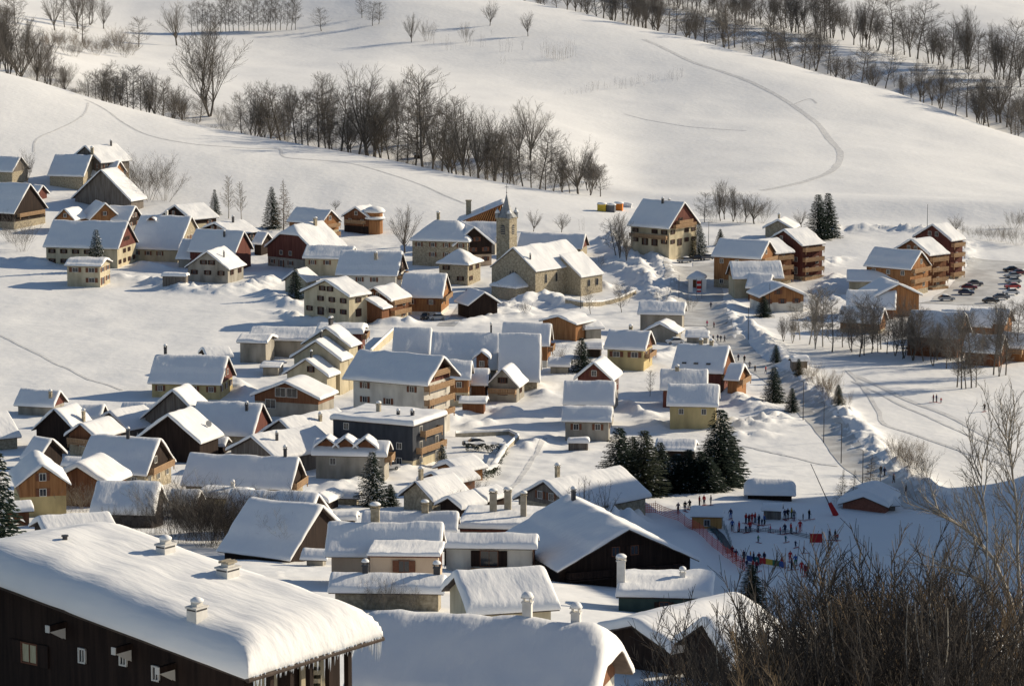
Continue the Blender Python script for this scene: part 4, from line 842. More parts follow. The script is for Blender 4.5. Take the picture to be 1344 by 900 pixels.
# ------------------------------------------------------------------ trees and shrubs
def perp(d, rr):
    a = Vector((rr.uniform(-1, 1), rr.uniform(-1, 1), rr.uniform(-1, 1))); p = a - d * a.dot(d)
    return p.normalized() if p.length > 1e-3 else Vector((1, 0, 0))
def branch(mb, p, d, ln, r0, r1, n, rr, bend=.12, up=.05, sides=4, out=None):
    pts = [p.copy()]; rad = [r0]; d = d.normalized()
    for i in range(n):
        d = (d + perp(d, rr) * bend + Vector((0, 0, up))).normalized(); p = p + d * (ln / n); pts.append(p.copy()); rad.append(r0 + (r1 - r0) * (i + 1) / n)
    mb.tube(pts, rad, sides, cap=False); return pts, rad, d
def lerp_pts(pts, t):
    k = t * (len(pts) - 1); i = min(int(k), len(pts) - 2); return pts[i].lerp(pts[i + 1], k - i), (pts[i + 1] - pts[i]).normalized()
def bare_tree(kind, seed, Ht=14.0):
    rr = random.Random(seed); T = MB(); C = MB(); tw = .0135 * Ht / 14
    def twigs(pts, n, ln, ang, lev, t0=.25):
        for i in range(n):
            t = t0 + (1 - t0) * (i + rr.random()) / n; q, d = lerp_pts(pts, min(t, .999)); dd = (d + perp(d, rr) * ang + Vector((0, 0, .25))).normalized()
            l = ln * rr.uniform(.6, 1.15) * (1.1 - .45 * t); p2, _, _ = branch(C, q, dd, l, tw * (1.5 if lev else 1), tw * .55, 3 if lev else 2, rr, .13, .08, 3)
            if lev: twigs(p2, 6, l * .55, .9, lev - 1, .15)
    if kind in ('round', 'multi', 'pollard'):
        nt = 1 if kind == 'round' else (rr.randint(2, 3) if kind == 'multi' else 1)
        for k in range(nt):
            ph = rr.uniform(0, 6.28); lean = .12 if kind == 'round' else .28
            d = Vector((math.cos(ph) * lean, math.sin(ph) * lean, 1)); hl = Ht * rr.uniform(.2, .3); r0 = .019 * Ht / (nt ** .5)
            pts, rad, d = branch(T, Vector((rr.uniform(-.2, .2) * (nt > 1), rr.uniform(-.2, .2) * (nt > 1), -.4)), d, hl, r0, r0 * .75, 3, rr, .07, .05, 7)
            nl = {'round': rr.randint(13, 16), 'multi': 8, 'pollard': 12}[kind]; cz = Ht * .56; rx, rz = Ht * (.38 if kind == 'round' else .31), Ht * .43; c0 = pts[-1] * .5; c0.z = 0
            for i in range(nl):
                a = 2.4 * i + rr.random() * .6; el = rr.uniform(-.05, 1.45) if i else 1.5
                q, _ = lerp_pts(pts, rr.uniform(.55, .999)); dd = Vector((math.cos(a) * math.cos(el), math.sin(a) * math.cos(el), math.sin(el)))
                e = Vector((dd.x * rx, dd.y * rx, cz + dd.z * rz)) + c0; v_ = e - q; ll = v_.length * rr.uniform(.82, 1.04)
                lp, _, _ = branch(T, q, v_.normalized() * .9 + Vector((dd.x * .12, dd.y * .12, .10)), ll, r0 * .40, r0 * .06, 7, rr, .08, .03, 5)
                twigs(lp, 20 if kind != 'pollard' else 9, Ht * (.18 if kind != 'pollard' else .12), .95, 1, .25)
    elif kind == 'slim':
        r0 = .0105 * Ht; pts, rad, d = branch(T, Vector((0, 0, -.4)), Vector((rr.uniform(-.08, .08), rr.uniform(-.08, .08), 1)), Ht * .97, r0, r0 * .15, 8, rr, .05, .05, 6)
        for i in range(27):
            t = .16 + .78 * (i + rr.random()) / 27; q, _ = lerp_pts(pts, min(t, .99)); a = i * 2.4 + rr.random(); z1 = min(q.z + Ht * rr.uniform(.05, .2), Ht * .99)
            rr_ = Ht * .25 * math.sqrt(max(.05, 1 - ((z1 - .60 * Ht) / (.43 * Ht)) ** 2)) * rr.uniform(.7, 1.15); v_ = Vector((q.x + math.cos(a) * rr_, q.y + math.sin(a) * rr_, z1)) - q
            lp, _, _ = branch(T if t < .4 else C, q, v_ + Vector((0, 0, -.05 * v_.length)), v_.length, r0 * .34, r0 * .07, 5, rr, .12, .05, 4)
            twigs(lp, 8, Ht * .13, 1.0, 1, .1)
    elif kind in ('birch', 'larch'):
        r0 = .012 * Ht; pts, rad, d = branch(T, Vector((0, 0, -.4)), Vector((rr.uniform(-.05, .05), rr.uniform(-.05, .05), 1)), Ht, r0, r0 * .1, 8, rr, .03, .04, 6)
        n = 80 if kind == 'larch' else 40
        for i in range(n):
            t = (.1 if kind == 'larch' else .22) + .87 * i / n * (1 if kind == 'larch' else .85); q, _ = lerp_pts(pts, min(t, .99)); a = i * 2.4 + rr.random(); sp = 1.0; el = .05 if kind == 'larch' else .8
            ll = Ht * (.26 * (1.05 - t) if kind == 'larch' else .3 * (1.1 - t * .8)) * rr.uniform(.75, 1.15)
            lp, _, _ = branch(C, q, Vector((math.cos(a), math.sin(a), el)), ll, r0 * .22, r0 * .05, 4, rr, .1, -.02 if kind == 'larch' else .05, 3)
            twigs(lp, 10, ll * .34, .9, 1, .1)
    elif kind == 'shrub':
        for i in range(rr.randint(16, 22)):
            a = rr.uniform(0, 6.28); sp = rr.uniform(.05, .75); o = rr.uniform(0, .16) * Ht
            lp, _, _ = branch(T if i % 3 == 0 else C, Vector((math.cos(a) * o, math.sin(a) * o, -.3)), Vector((math.cos(a) * sp, math.sin(a) * sp, 1)), Ht * rr.uniform(.6, 1.0), tw * 2.0, tw * .6, 5, rr, .12, .05, 3)
            twigs(lp, 10, Ht * .3, .65, 1)
    elif kind == 'sapling':
        for i in range(rr.randint(5, 8)):
            o = rr.uniform(0, .3) * Ht; a = rr.uniform(0, 6.28)
            lp, _, _ = branch(T if i == 0 else C, Vector((math.cos(a) * o, math.sin(a) * o, -.3)), Vector((rr.uniform(-.12, .12), rr.uniform(-.12, .12), 1)), Ht * rr.uniform(.6, 1), tw * 2.2, tw, 3, rr, .06, .04, 3)
            twigs(lp, 5, Ht * .25, .4, 0)
    elif kind == 'thicket':     # near stems of alder and willow with long whippy twigs
        for i in range(rr.randint(4, 6)):
            a = rr.uniform(0, 6.28); sp = rr.uniform(.05, .4); o = rr.uniform(0, .07) * Ht
            lp, _, _ = branch(T, Vector((math.cos(a) * o, math.sin(a) * o, -.4)), Vector((math.cos(a) * sp - .12, math.sin(a) * sp, 1)), Ht * rr.uniform(.7, 1.0), .0058 * Ht, .0012 * Ht, 8, rr, .12, .04, 5)
            for j in range(17):
                t = .12 + .86 * (j + rr.random()) / 17; q, d = lerp_pts(lp, min(t, .99)); dd = (d + perp(d, rr) * .8 + Vector((0, 0, .2))).normalized()
                l = Ht * rr.uniform(.17, .33) * (1.15 - .7 * t); p2, _, _ = branch(C, q, dd, l, .0022 * Ht, .0008 * Ht, 4, rr, .1, .05, 3)
                for m_ in range(10):
                    q2, d2 = lerp_pts(p2, .15 + .84 * m_ / 10); d3 = (d2 + perp(d2, rr) * .75 + Vector((0, 0, .15))).normalized(); branch(C, q2, d3, l * rr.uniform(.25, .5), .0012 * Ht, .0007 * Ht, 2, rr, .1, .06, 3)
    return T, C
def spruce(seed, Ht=14.0, wide=.21, snow=.0):
    rr = random.Random(seed); T = MB(); C = MB()
    T.tube([(0, 0, -.5), (0, 0, Ht * .5), (0, 0, Ht * .98)], [.016 * Ht, .009 * Ht, .002 * Ht], 7)
    z = Ht * .04; k = 0
    while z < Ht * .985:
        t = z / Ht; R_ = wide * Ht * (1 - t) ** .82 + .012 * Ht; n = max(5, int(10 * (1 - t) + 5)); k += 1
        for i in range(n):
            a = 6.283 * i / n + k * .9 + rr.uniform(-.25, .25); l = R_ * rr.uniform(.7, 1.1); drop = .30 * l * (1 - t * .9)
            ca, sa = math.cos(a), math.sin(a); m = max(3, int(l / .24)); 
            for j in range(m):
                s = (j + .5) / m; r = l * s; zz = z - drop * s ** 1.2 + .10 * l * s ** 3; w = .42 * (1.1 - .55 * s) * min(1, l / 2 + .4)
                for q in range(2):
                    sp = rr.uniform(-1, 1) * w * (1 if q else .4); cx, cy = ca * r - sa * sp, sa * r + ca * sp; ln = rr.uniform(.35, .7) * Ht / 14; an = a + sp * .8 + rr.uniform(-.5, .5)
                    dx, dy = math.cos(an) * ln, math.sin(an) * ln; hw = .17 * Ht / 14; dz = -rr.uniform(.05, .34) * Ht / 14
                    mt = 1 if rr.random() < snow * (1.2 - s * .4) else 0
                    C.poly([(cx - dy / ln * hw, cy + dx / ln * hw, zz), (cx + dx * .6, cy + dy * .6, zz + dz * .3 + .04), (cx + dx, cy + dy, zz + dz), (cx + dy / ln * hw, cy - dx / ln * hw, zz - .03)], mt)
        z += Ht * (.021 + .012 * (1 - t))
    C.tube([(0, 0, Ht * .9), (0, 0, Ht)], [.03, .01], 4)
    return T, C
TREES = {}
def variants(kind):
    if kind in TREES: return TREES[kind]
    base = kind.split('_')[0]; out = []
    if base == 'spruce':
        for s in range(3):
            T, C = spruce(40 + s + (10 if kind.endswith('snowy') else 0), 14, (.30, .34, .26)[s], .16 if kind.endswith('snowy') else .025)
            out.append((T.mesh('trunk', M['bark']), C.mesh('crown', [M['needle_b'] if kind.endswith('olive') else M['needle'], M['snow']])))
    else:
        bm_ = dict(birch='bark_pale', thicket='bark_pale' if kind.endswith('pale') else 'bark_dark').get(base, 'bark_pale' if kind.endswith('pale') else 'bark')
        tm = 'twig_dark' if (base == 'thicket' and not kind.endswith('tan')) or kind.endswith('dark') else 'twig_pale' if kind.endswith('pale') or base == 'birch' else ('twig_tan' if kind.endswith('tan') else ('larch' if base == 'larch' else 'twig'))
        for s in range(5 if base in ('round', 'slim', 'thicket', 'multi') else 3):
            T, C = bare_tree(base, 100 + s * 7 + len(base)); out.append((T.mesh('trunk', M[bm_]), C.mesh('crown', M[tm])))
    TREES[kind] = out; return out
def plant(kind, x, y, z, h, label, cat='tree', group=None, name='bare_tree', wide=1.0, v=None):
    vs = variants(kind); a = vs[rnd.randrange(len(vs)) if v is None else v % len(vs)]; s = h / 14.0
    r = empty(name, (x, y, z), rnd.uniform(0, 6.28)); r.scale = (s * wide, s * wide, s); tag(r, label, cat, group)
    link('trunk' if cat != 'shrub' else 'stems', a[0], r); link('crown' if cat != 'shrub' else 'twigs', a[1], r); return r
def tree_at(kind, px, py, hpx, label, cat='tree', group=None, name='bare_tree', wide=1.0, v=None, ymin=70):
    x, y, z = hit(px, py, ymin); return plant(kind, x, y, z, hpx / ppm_at(y, z), label, cat, group, name, wide, v)
ORD = 'first second third fourth fifth sixth seventh eighth ninth tenth eleventh twelfth thirteenth fourteenth fifteenth sixteenth seventeenth eighteenth nineteenth'.split()
def ordn(n):
    if n < 20: return ORD[n - 1]
    t = ['twentieth', 'thirtieth', 'fortieth', 'fiftieth', 'sixtieth', 'seventieth', 'eightieth', 'ninetieth'][n // 10 - 2]
    return t if n % 10 == 0 else t[:-4] + 'y-' + ORD[n % 10 - 1]
def row(specs, phrase, group, cat='tree', name='bare_tree', noun='bare tree'):
    """specs: (kind, px, (x,y,z), height m, wide)"""
    specs = sorted(specs, key=lambda s: s[1]); hs = sorted(s[3] for s in specs); n = len(hs)
    for i, (kind, px, p, h, wd) in enumerate(specs):
        adj = 'tall' if h >= hs[int(n * .7)] else ('low' if h <= hs[int(n * .25)] else 'mid-height'); sh = {'slim': 'slender', 'round': 'spreading', 'multi': 'forked', 'shrub': 'bushy', 'birch': 'pale', 'larch': 'conical', 'sapling': 'thin', 'thicket': 'many-stemmed', 'spruce': 'dark', 'pollard': 'pollarded'}[kind.split('_')[0]]
        pos = 'leftmost' if i == 0 else ('rightmost' if i == n - 1 else f'{ordn(i + 1)} from the left')
        lab = f'{adj} {sh} {noun}, {pos} {phrase}'
        plant(kind, *p, h, lab, cat, group, name, wd)
def on(px, py, hpx, ymin=70): 
    p = hit(px, py, ymin); return p, hpx / ppm_at(p[1], p[2])
def crest_pt(px, which, off):
    Y = (crest1_Y if which == 1 else crest2_Y)(px) + off; return at_Y(px, Y)
# --- trees in the stream gully behind the left snowfield
sp = []
for px, off, h, k, wd in [(30, 30, 78, 'round', 1), (48, 45, 70, 'round', .9), (12, 36, 84, 'multi', 1), (-6, 24, 70, 'round', 1), (66, 30, 56, 'multi', 1), (84, 34, 40, 'multi', 1),
        (116, 22, 40, 'slim', 1.3), (126, 25, 44, 'slim', 1.2), (134, 20, 47, 'slim', 1.2), (143, 28, 50, 'slim', 1.1), (151, 20, 46, 'slim', 1.2), (159, 26, 54, 'slim', 1.2), (168, 22, 55, 'slim', 1.2), (176, 30, 58, 'slim', 1.2), (185, 20, 58, 'slim', 1.3), (194, 24, 62, 'multi', .8), (204, 26, 58, 'round', .8), (214, 22, 48, 'slim', 1.3), (228, 30, 46, 'multi', 1), (240, 36, 40, 'round', 1),
        (276, 62, 104, 'multi', 1.05), (262, 50, 46, 'slim', 1.5), (298, 40, 30, 'shrub', 1), (318, 40, 55, 'slim', 1.3), (333, 26, 74, 'multi', 1.1), (344, 30, 60, 'multi', 1), (357, 34, 78, 'round', .85), (370, 30, 72, 'slim', 1.5), (389, 24, 72, 'slim', 1.5), (397, 30, 66, 'slim', 1.3), (406, 26, 68, 'slim', 1.2), (418, 28, 82, 'slim', 1.5), (428, 32, 70, 'slim', 1.2), (437, 30, 66, 'slim', 1.3), (447, 26, 88, 'slim', 1.5), (458, 30, 76, 'round', .7), (470, 26, 92, 'slim', 1.3),
        (484, 30, 120, 'round', 1.0), (500, 36, 80, 'slim', 1.3), (511, 40, 60, 'slim', 1.4), (522, 34, 62, 'slim', 1.3), (533, 36, 76, 'slim', 1.2), (545, 40, 96, 'slim', 1.2), (556, 30, 118, 'slim', 1.25), (567, 36, 118, 'round', .6), (580, 34, 86, 'slim', 1.2), (590, 28, 84, 'round', .7), (600, 36, 76, 'slim', 1.3), (609, 24, 92, 'round', .75), (618, 30, 72, 'slim', 1.4), (629, 22, 86, 'round', .75), (640, 26, 88, 'multi', .8), (650, 24, 92, 'round', .7), (660, 22, 66, 'slim', 1.4),
        (681, 84, 70, 'round', .75), (696, 86, 72, 'round', .95), (668, 24, 60, 'multi', .8), (676, 26, 58, 'slim', 1.2), (687, 20, 66, 'slim', 1.3), (698, 24, 60, 'slim', 1.3), (708, 22, 68, 'slim', 1.3), (716, 24, 58, 'slim', 1.3), (726, 20, 50, 'slim', 1.4), (738, 24, 48, 'multi', .9), (759, 22, 68, 'round', 1.0), (748, 26, 44, 'slim', 1.4), (775, 20, 52, 'multi', .9), (788, 18, 36, 'slim', 1.5)]:
    p = crest_pt(px, 1, off); h *= 1.08 * rnd.uniform(.9, 1.12); sp.append((k, px, p, h / ppm_at(p[1], p[2]), wd * (1.15 if k == 'round' else 1.1)))
row(sp, 'along the gully behind the snowfield', 'bare trees along the gully behind the left snowfield')
sp = []
for i in range(44):
    px = [rnd.uniform(-5, 95), rnd.uniform(112, 250), rnd.uniform(320, 560), rnd.uniform(420, 680), rnd.uniform(560, 790)][i % 5]; p = crest_pt(px, 1, rnd.uniform(30, 75)); k = ('slim', 'round', 'slim', 'multi')[i % 4]
    h = rnd.uniform(.6, 1.0) * float(np.interp(px, [0, 100, 180, 250, 320, 480, 640, 700, 790], [75, 55, 55, 40, 60, 88, 80, 62, 40])); sp.append((k, px, p, h / ppm_at(p[1], p[2]), {'slim': 1.3, 'round': 1.0, 'multi': .95}[k]))
row(sp, 'of the back line in the gully', 'bare trees in the back line of the gully')
sp = []
for i in range(70):   # undergrowth in the gully
    px = (40 + i * 5 if i < 16 else 225 + (i - 16) * 10.2) + rnd.uniform(-3, 3); p = crest_pt(px, 1, rnd.uniform(26, 66)); sp.append(('shrub', px, p, rnd.uniform(3.5, 8), 1.3))
row(sp, 'of the undergrowth in the gully', 'bare shrubs in the gully behind the left snowfield', 'shrub', 'bare_shrub', 'bare shrub')
# --- top left
sp = []
for px, py, h, k, wd in [(72, 40, 56, 'round', .9), (85, 36, 44, 'slim', 1.3), (102, 38, 66, 'round', 1), (108, 56, 66, 'slim', 1.2), (118, 33, 52, 'multi', 1), (136, 38, 42, 'round', .9), (182, 62, 40, 'slim', 1.6), (232, 60, 58, 'round', 1.05), (8, 32, 50, 'slim', 1.3), (20, 34, 55, 'slim', 1.3)]:
    p, hh = on(px, py, h, 1100); sp.append((k, px, p, hh, wd))
row(sp, 'of the old trees at the top left', 'old bare trees at the top left')
sp = []
for i in range(23):
    px = 253 + i * 6.1 + rnd.uniform(-1.5, 1.5); p, hh = on(px, 43 - i * .15, rnd.uniform(36, 50), 1100); sp.append(('slim', px, p, hh, 1.0))
row(sp, 'in the dense row at the top left', 'slender trees in a dense row at the top left', noun='bare tree')
sp = []
for i in range(16):
    px = 62 + i * 7.4 + rnd.uniform(-3, 3); p, hh = on(px, rnd.uniform(62, 76), rnd.uniform(18, 30), 1100); sp.append(('shrub_tan' if i % 3 == 0 else 'shrub', px, p, hh, 1.5))
row(sp, 'of the brown thicket at the top left', 'brown shrubs at the top left', 'shrub', 'bare_shrub', 'brown shrub')
# --- scattered on the open hill
sp = []
for px, py, h, k, wd in [(422, 41, 30, 'slim', 2), (475, 24, 26, 'slim', 1.8), (489, 34, 32, 'slim', 1.6), (497, 32, 28, 'slim', 1.6), (540, 56, 38, 'round', .95), (560, 54, 28, 'shrub', 1), (569, 58, 26, 'sapling', 1), (584, 66, 24, 'sapling', 1.3), (594, 66, 16, 'sapling', 1.3), (611, 56, 28, 'shrub', .8), (618, 60, 24, 'sapling', 1.2), (633, 62, 22, 'sapling', 1.2), (643, 34, 34, 'round', .9), (659, 68, 22, 'sapling', 1.2), (669, 68, 24, 'sapling', 1.2), (685, 66, 18, 'sapling', 1.3), (693, 48, 32, 'round', .95), (645, 47, 12, 'sapling', 1), (660, 84, 14, 'sapling', 1.2)]:
    p, hh = on(px, py, h, 1080); sp.append((k, px, p, hh, wd))
row(sp, 'scattered on the open hillside', 'small bare trees scattered on the hillside')
sp = []
for i in range(9):
    px = 716 + i * 4.2 + rnd.uniform(-1.5, 1.5); p, hh = on(px, 80 - abs(i - 4) * 1.2, rnd.uniform(18, 31), 1080); sp.append(('sapling_tan', px, p, hh, 1.1))
row(sp, 'of the brown sapling clump on the hill', 'brown saplings in one clump on the hillside', 'shrub', 'bare_shrub', 'sapling')
sp = []
for i in range(30):
    t = i / 29; px = 743 + t * 150 + rnd.uniform(-4, 4); p, hh = on(px, 124 - t * 20 + rnd.uniform(-3, 3), rnd.uniform(6, 18) * (1 if rnd.random() < .7 else .5), 1050); sp.append(('sapling', px, p, hh, 1.6))
row(sp, 'of the thin line across the hill', 'saplings in a thin line across the hillside', 'shrub', 'bare_shrub', 'sapling')
# --- upper right rows
sp = []; px = 690
while px < 1350:
    p = crest_pt(px, 2, rnd.uniform(20, 55)); h = rnd.uniform(36, 70) if px > 770 else rnd.uniform(30, 45)
    if 1095 < px < 1118 or 1170 < px < 1186: h *= .6
    if px > 1270: h *= 1.25
    k = rnd.choice(['slim', 'round', 'multi', 'slim']); sp.append((k, px, p, h / ppm_at(p[1], p[2]), {'slim': 1.6, 'round': 1.0, 'multi': 1.0}[k])); px += rnd.choice([rnd.uniform(3, 6), rnd.uniform(4.5, 8), rnd.uniform(9, 16)])
row(sp, 'in the lower row at the upper right', 'bare trees in the lower row at the upper right')
sp = []; px = 760
while px < 1356:
    Y = crest2_Y(px) + 150 + rnd.uniform(-8, 8); p = at_Y(px, Y); h = rnd.uniform(44, 80) if px > 1000 else rnd.uniform(34, 52)
    k = rnd.choice(['slim', 'slim', 'multi', 'round']); sp.append((k, px, p, h / ppm_at(p[1], p[2]), {'slim': 1.5, 'round': .8, 'multi': .9}[k])); px += rnd.choice([rnd.uniform(3, 6), rnd.uniform(4.5, 8), rnd.uniform(8, 15)])
row(sp, 'in the upper row at the upper right', 'bare trees in the upper row at the upper right')
sp = []
for i in range(26):
    px = 800 + i * 11 + rnd.uniform(-4, 4); Y = crest2_Y(px) + rnd.uniform(105, 140); p = at_Y(px, Y); sp.append(('shrub', px, p, rnd.uniform(3, 5.5), 1.4))
row(sp, 'between the two upper right rows', 'bare shrubs between the two upper right tree rows', 'shrub', 'bare_shrub', 'bare shrub')
# --- village trees one by one
for a in [('shrub', 196, 263, 66, 'big brushy bare tree beside the topmost left farmhouse', 1.3), ('shrub', 216, 264, 56, 'rounded bare tree right of the big brushy one by the farmhouse', 1.2), ('shrub', 180, 260, 54, 'bare tree half behind the big brushy one by the farmhouse', 1.0),
          ('birch', 300, 287, 58, 'pale birch left of the larch above the hamlet', 1.0), ('birch', 317, 289, 52, 'smaller pale birch just left of the larch', 1.0), ('larch_tan', 372, 302, 70, 'tall brown larch standing above the hamlet', 1.1),
          ('round', 531, 332, 62, 'wide bare tree left of the big hipped house', 1.1), ('round', 440, 276, 14, 'bare treetop behind the balconied ochre house', 1.4), ('round', 700, 304, 30, 'little bare tree behind the nave ridge, nearest the tower', 1.0), ('round', 737, 305, 26, 'low bare tree in the snow right of the tower', 1.2), ('sapling', 765, 303, 22, 'thin bare sapling left of the dark bare garden trees', 1.3),
          ('multi', 814, 338, 56, 'dark bare tree left of the tall cream house', 1.0), ('multi', 822, 342, 40, 'shorter bare tree touching the tall cream house', 1.0), ('slim', 808, 335, 46, 'slender bare tree left of the tall cream house', 1.6), ('shrub', 787, 352, 18, 'bare bush by the church apse', 1.2),
          ('multi', 962, 291, 44, 'forked bare tree right of the tall one behind the wide-roofed apartments', 1.1), ('shrub', 1000, 293, 34, 'bare bush right of the spreading tree by the beige cottage', 1.3), ('shrub', 935, 292, 30, 'bare bush between the tall cream house and the apartments', 1.4), ('shrub', 972, 293, 28, 'bare bush under the trees left of the beige cottage', 1.5), ('slim', 925, 292, 40, 'slender bare tree right behind the tall cream house', 1.6), ('multi', 946, 290, 54, 'forked bare tree behind the wide-roofed apartments', .9), ('round', 951, 288, 52, 'tall bare tree behind the wide-roofed apartments', .8), ('round', 990, 294, 42, 'spreading bare tree left of the small beige cottage', 1.3), ('round', 978, 292, 36, 'lower bare tree beside the spreading one by the beige cottage', 1.0), ('round', 1052, 298, 24, 'small bare tree left of the twin spruces', 1.2), ('round', 1254, 305, 24, 'bare tree behind the rightmost balconied block', 1.3),
          ('round', 36, 246, 50, 'bare tree between stone house and topmost farmhouse', .7), ('shrub', 15, 318, 40, 'bare bush at the foot of the dark farmhouse', 1.4), ('shrub', 30, 330, 44, 'snow-dusted bare bush left of the long farmhouse', 1.3), ('pollard', 768, 704, 84, 'pollarded tree in front of the long sunlit chalet roof', 1.0), ('pollard', 793, 700, 74, 'smaller pollarded tree beside the bigger one', 1.0), ('round', 744, 704, 60, 'bare bushy tree left of the pollarded tree', 1.0),
          ('slim', 775, 412, 36, 'bare tree on the curved church terrace', 1.2), ('slim', 816, 410, 40, 'bare tree below the curved church terrace', 1.2), ('shrub', 822, 398, 26, 'bare bush below the curved church terrace', 1.2), ('shrub', 868, 400, 24, 'frosted bush behind the straight-roofed grey house', 1.1), ('shrub', 905, 408, 22, 'frosted bush near the striped flags', 1.1), ('shrub', 665, 398, 26, 'bare bush in front of the church porch', 1.2), ('shrub', 690, 412, 18, 'bare bush on the snow heaps below the church', 1.3), ('shrub', 550, 478, 20, 'bare shrub in front of the left row house', .8),
          ('shrub', 735, 478, 26, 'bare bush under the dark spruce by the lane', 1.2), ('slim', 853, 520, 34, 'bare tree below the yellow chalet', 1.0), ('shrub', 432, 418, 22, 'bare climber bush against the tall cream house', .9), ('shrub', 605, 668, 30, 'frosted bush on the slope below the garden hedge', 1.3), ('shrub', 625, 650, 30, 'bare bush behind the garden hedge wall', 1.1), ('larch_tan', 1104, 660, 48, 'left one of the three larches by the lower road', 1.1), ('larch_tan', 1118, 664, 52, 'middle one of the three larches by the lower road', 1.0), ('larch_tan', 1140, 648, 56, 'right one of the three larches by the lower road', 1.3)]:
    kind, px, py, h, lab, wd = a; sh = kind.startswith('shrub'); tree_at(kind, px, py, h, lab, 'shrub' if sh else 'tree', None, {'shrub': 'bare_shrub', 'birch': 'birch_tree', 'larch': 'larch_tree', 'pollard': 'pollard_tree'}.get(kind.split('_')[0], 'bare_tree'), wd, ymin=300)
for a in [('spruce_snowy', 127, 357, 57, 'lone spruce in front of the low cream annex', 1.05), ('spruce_snowy', 282, 282, 34, 'small spruce left of the pale birches', .9), ('spruce', 357, 300, 56, 'spruce leaning close to the brown larch', .8), ('spruce', 388, 392, 42, 'dark spruce in front of the tiny cottage', 1.0), ('spruce', 1086, 312, 60, 'right one of the twin spruces on the hill edge', 1.25), ('spruce', 1073, 314, 60, 'left one of the twin spruces on the hill edge', 1.25),
          ('spruce_snowy', 917, 336, 44, 'spruce in front of the tall cream house gable', 1.0), ('spruce', 945, 322, 22, 'small spruce behind the wide-roofed apartments', 1.3), ('spruce', 1002, 416, 28, 'bushy spruce left of the low garage chalet', 1.7), ('spruce', 763, 488, 46, 'dark spruce beside the snowy lane', 1.25), ('spruce_snowy', 489, 664, 74, 'garden spruce in front of the three-dormer house', 1.1), ('spruce', 512, 664, 30, 'low spruce at the foot of the garden spruce', 1.5), ('spruce_snowy', 580, 612, 30, 'snow-dusted spruce below the hotel terrace', 1.4), ('spruce', 830, 642, 72, 'middle spruce between the leftmost and the broad olive one', 1.3), ('spruce', 866, 640, 62, 'dark spruce just left of the low firs', 1.4), ('spruce_olive', 930, 634, 60, 'olive spruce left of the tallest one', 1.3), ('spruce', 812, 646, 88, 'leftmost dark spruce above the beginners slope', 1.4), ('spruce_olive', 845, 648, 86, 'broad olive spruce second from the left above the beginners slope', 1.5), ('spruce', 944, 640, 106, 'tallest dark spruce above the beginners slope', 1.4), ('spruce_olive', 960, 636, 66, 'shorter olive spruce leaning on the tallest one', 1.3),
          ('spruce', 1015, 528, 48, 'spruce beside the ploughed road, larger of two', 1.2), ('spruce', 1039, 540, 32, 'spruce beside the ploughed road, smaller of two', 1.2), ('spruce', 1018, 476, 24, 'dark bush spruce left of the small hut', 1.3), ('spruce', 1048, 492, 22, 'little spruce in front of the small hut', 1.4), ('spruce', 1100, 530, 26, 'little dark spruce among tan shrubs by the road', 1.2), ('spruce_olive', 985, 800, 62, 'dark olive spruce at the edge of the bottom right thicket', 1.4)]:
    kind, px, py, h, lab, wd = a; tree_at(kind, px, py, h, lab, 'tree', None, 'spruce_tree', wd, ymin=250)
sp = [('spruce', px, *on(px, 646, h), w_) for px, h, w_ in [(888, 52, 2.1), (903, 58, 2.0), (918, 56, 2.0), (930, 48, 1.8)]]
row(sp, 'of the dark hedge of firs', 'low firs above the beginners slope', 'tree', 'fir_tree', 'fir')
x, y, z = at_Y(0, 300); plant('spruce_snowy', x, y, z, 16.4, 'big near spruce with snowy branches cut by the left edge', 'tree', None, 'spruce_tree', .95)
# bare trees on the right behind the ski field
sp = []
for px, py, h, k, wd in [(1062, 452, 68, 'slim_pale', 1.5), (1070, 458, 72, 'multi_pale', .8), (1080, 455, 70, 'slim_pale', 1.4), (1092, 462, 66, 'slim', 1.5), (1050, 446, 44, 'slim_pale', 1.5), (1118, 462, 56, 'slim', 1.2), (1128, 468, 74, 'slim', 1.3), (1134, 466, 64, 'slim', 1.2), (1144, 463, 66, 'slim', 1.2), (1152, 462, 58, 'slim', 1.2), (1164, 464, 50, 'slim', 1.4), (1186, 470, 76, 'multi', .8), (1198, 472, 62, 'slim', 1.5), (1212, 474, 66, 'slim', 1.4), (1225, 480, 58, 'multi', .9), (1242, 484, 52, 'slim', 1.4), (1040, 450, 36, 'multi_pale', .9), (1028, 448, 30, 'multi', 1)]:
    p, hh = on(px, py, h * 1.1, 400); sp.append((k, px, p, hh, wd * .95))
for i in range(12):
    px = 1104 + i * 14 + rnd.uniform(-4, 4); p, hh = on(px, 456 + i * 1.7 + rnd.uniform(-6, 6), rnd.uniform(38, 66), 400); sp.append((('slim', 'multi')[i % 2], px, p, hh, (1.5, .9)[i % 2]))
row(sp, 'between ski field and chalets', 'bare trees between the ski field and the right chalets')
sp = []
for px, py, h, k, wd in [(1256, 508, 92, 'slim', 1.3), (1262, 510, 100, 'slim', 1.2), (1268, 510, 84, 'slim', 1.2), (1275, 509, 104, 'slim', 1.3), (1281, 508, 80, 'slim', 1.2), (1290, 480, 52, 'multi', 1), (1304, 492, 96, 'slim', 1.4), (1311, 494, 104, 'multi', .7), (1320, 492, 92, 'slim', 1.3), (1334, 474, 84, 'slim', 1.5), (1346, 470, 70, 'slim', 1.4)]:
    p, hh = on(px, py, h, 400); sp.append((k, px, p, hh, wd * .8))
row(sp, 'of the dark clumps at the right', 'bare trees in dark clumps at the right edge')
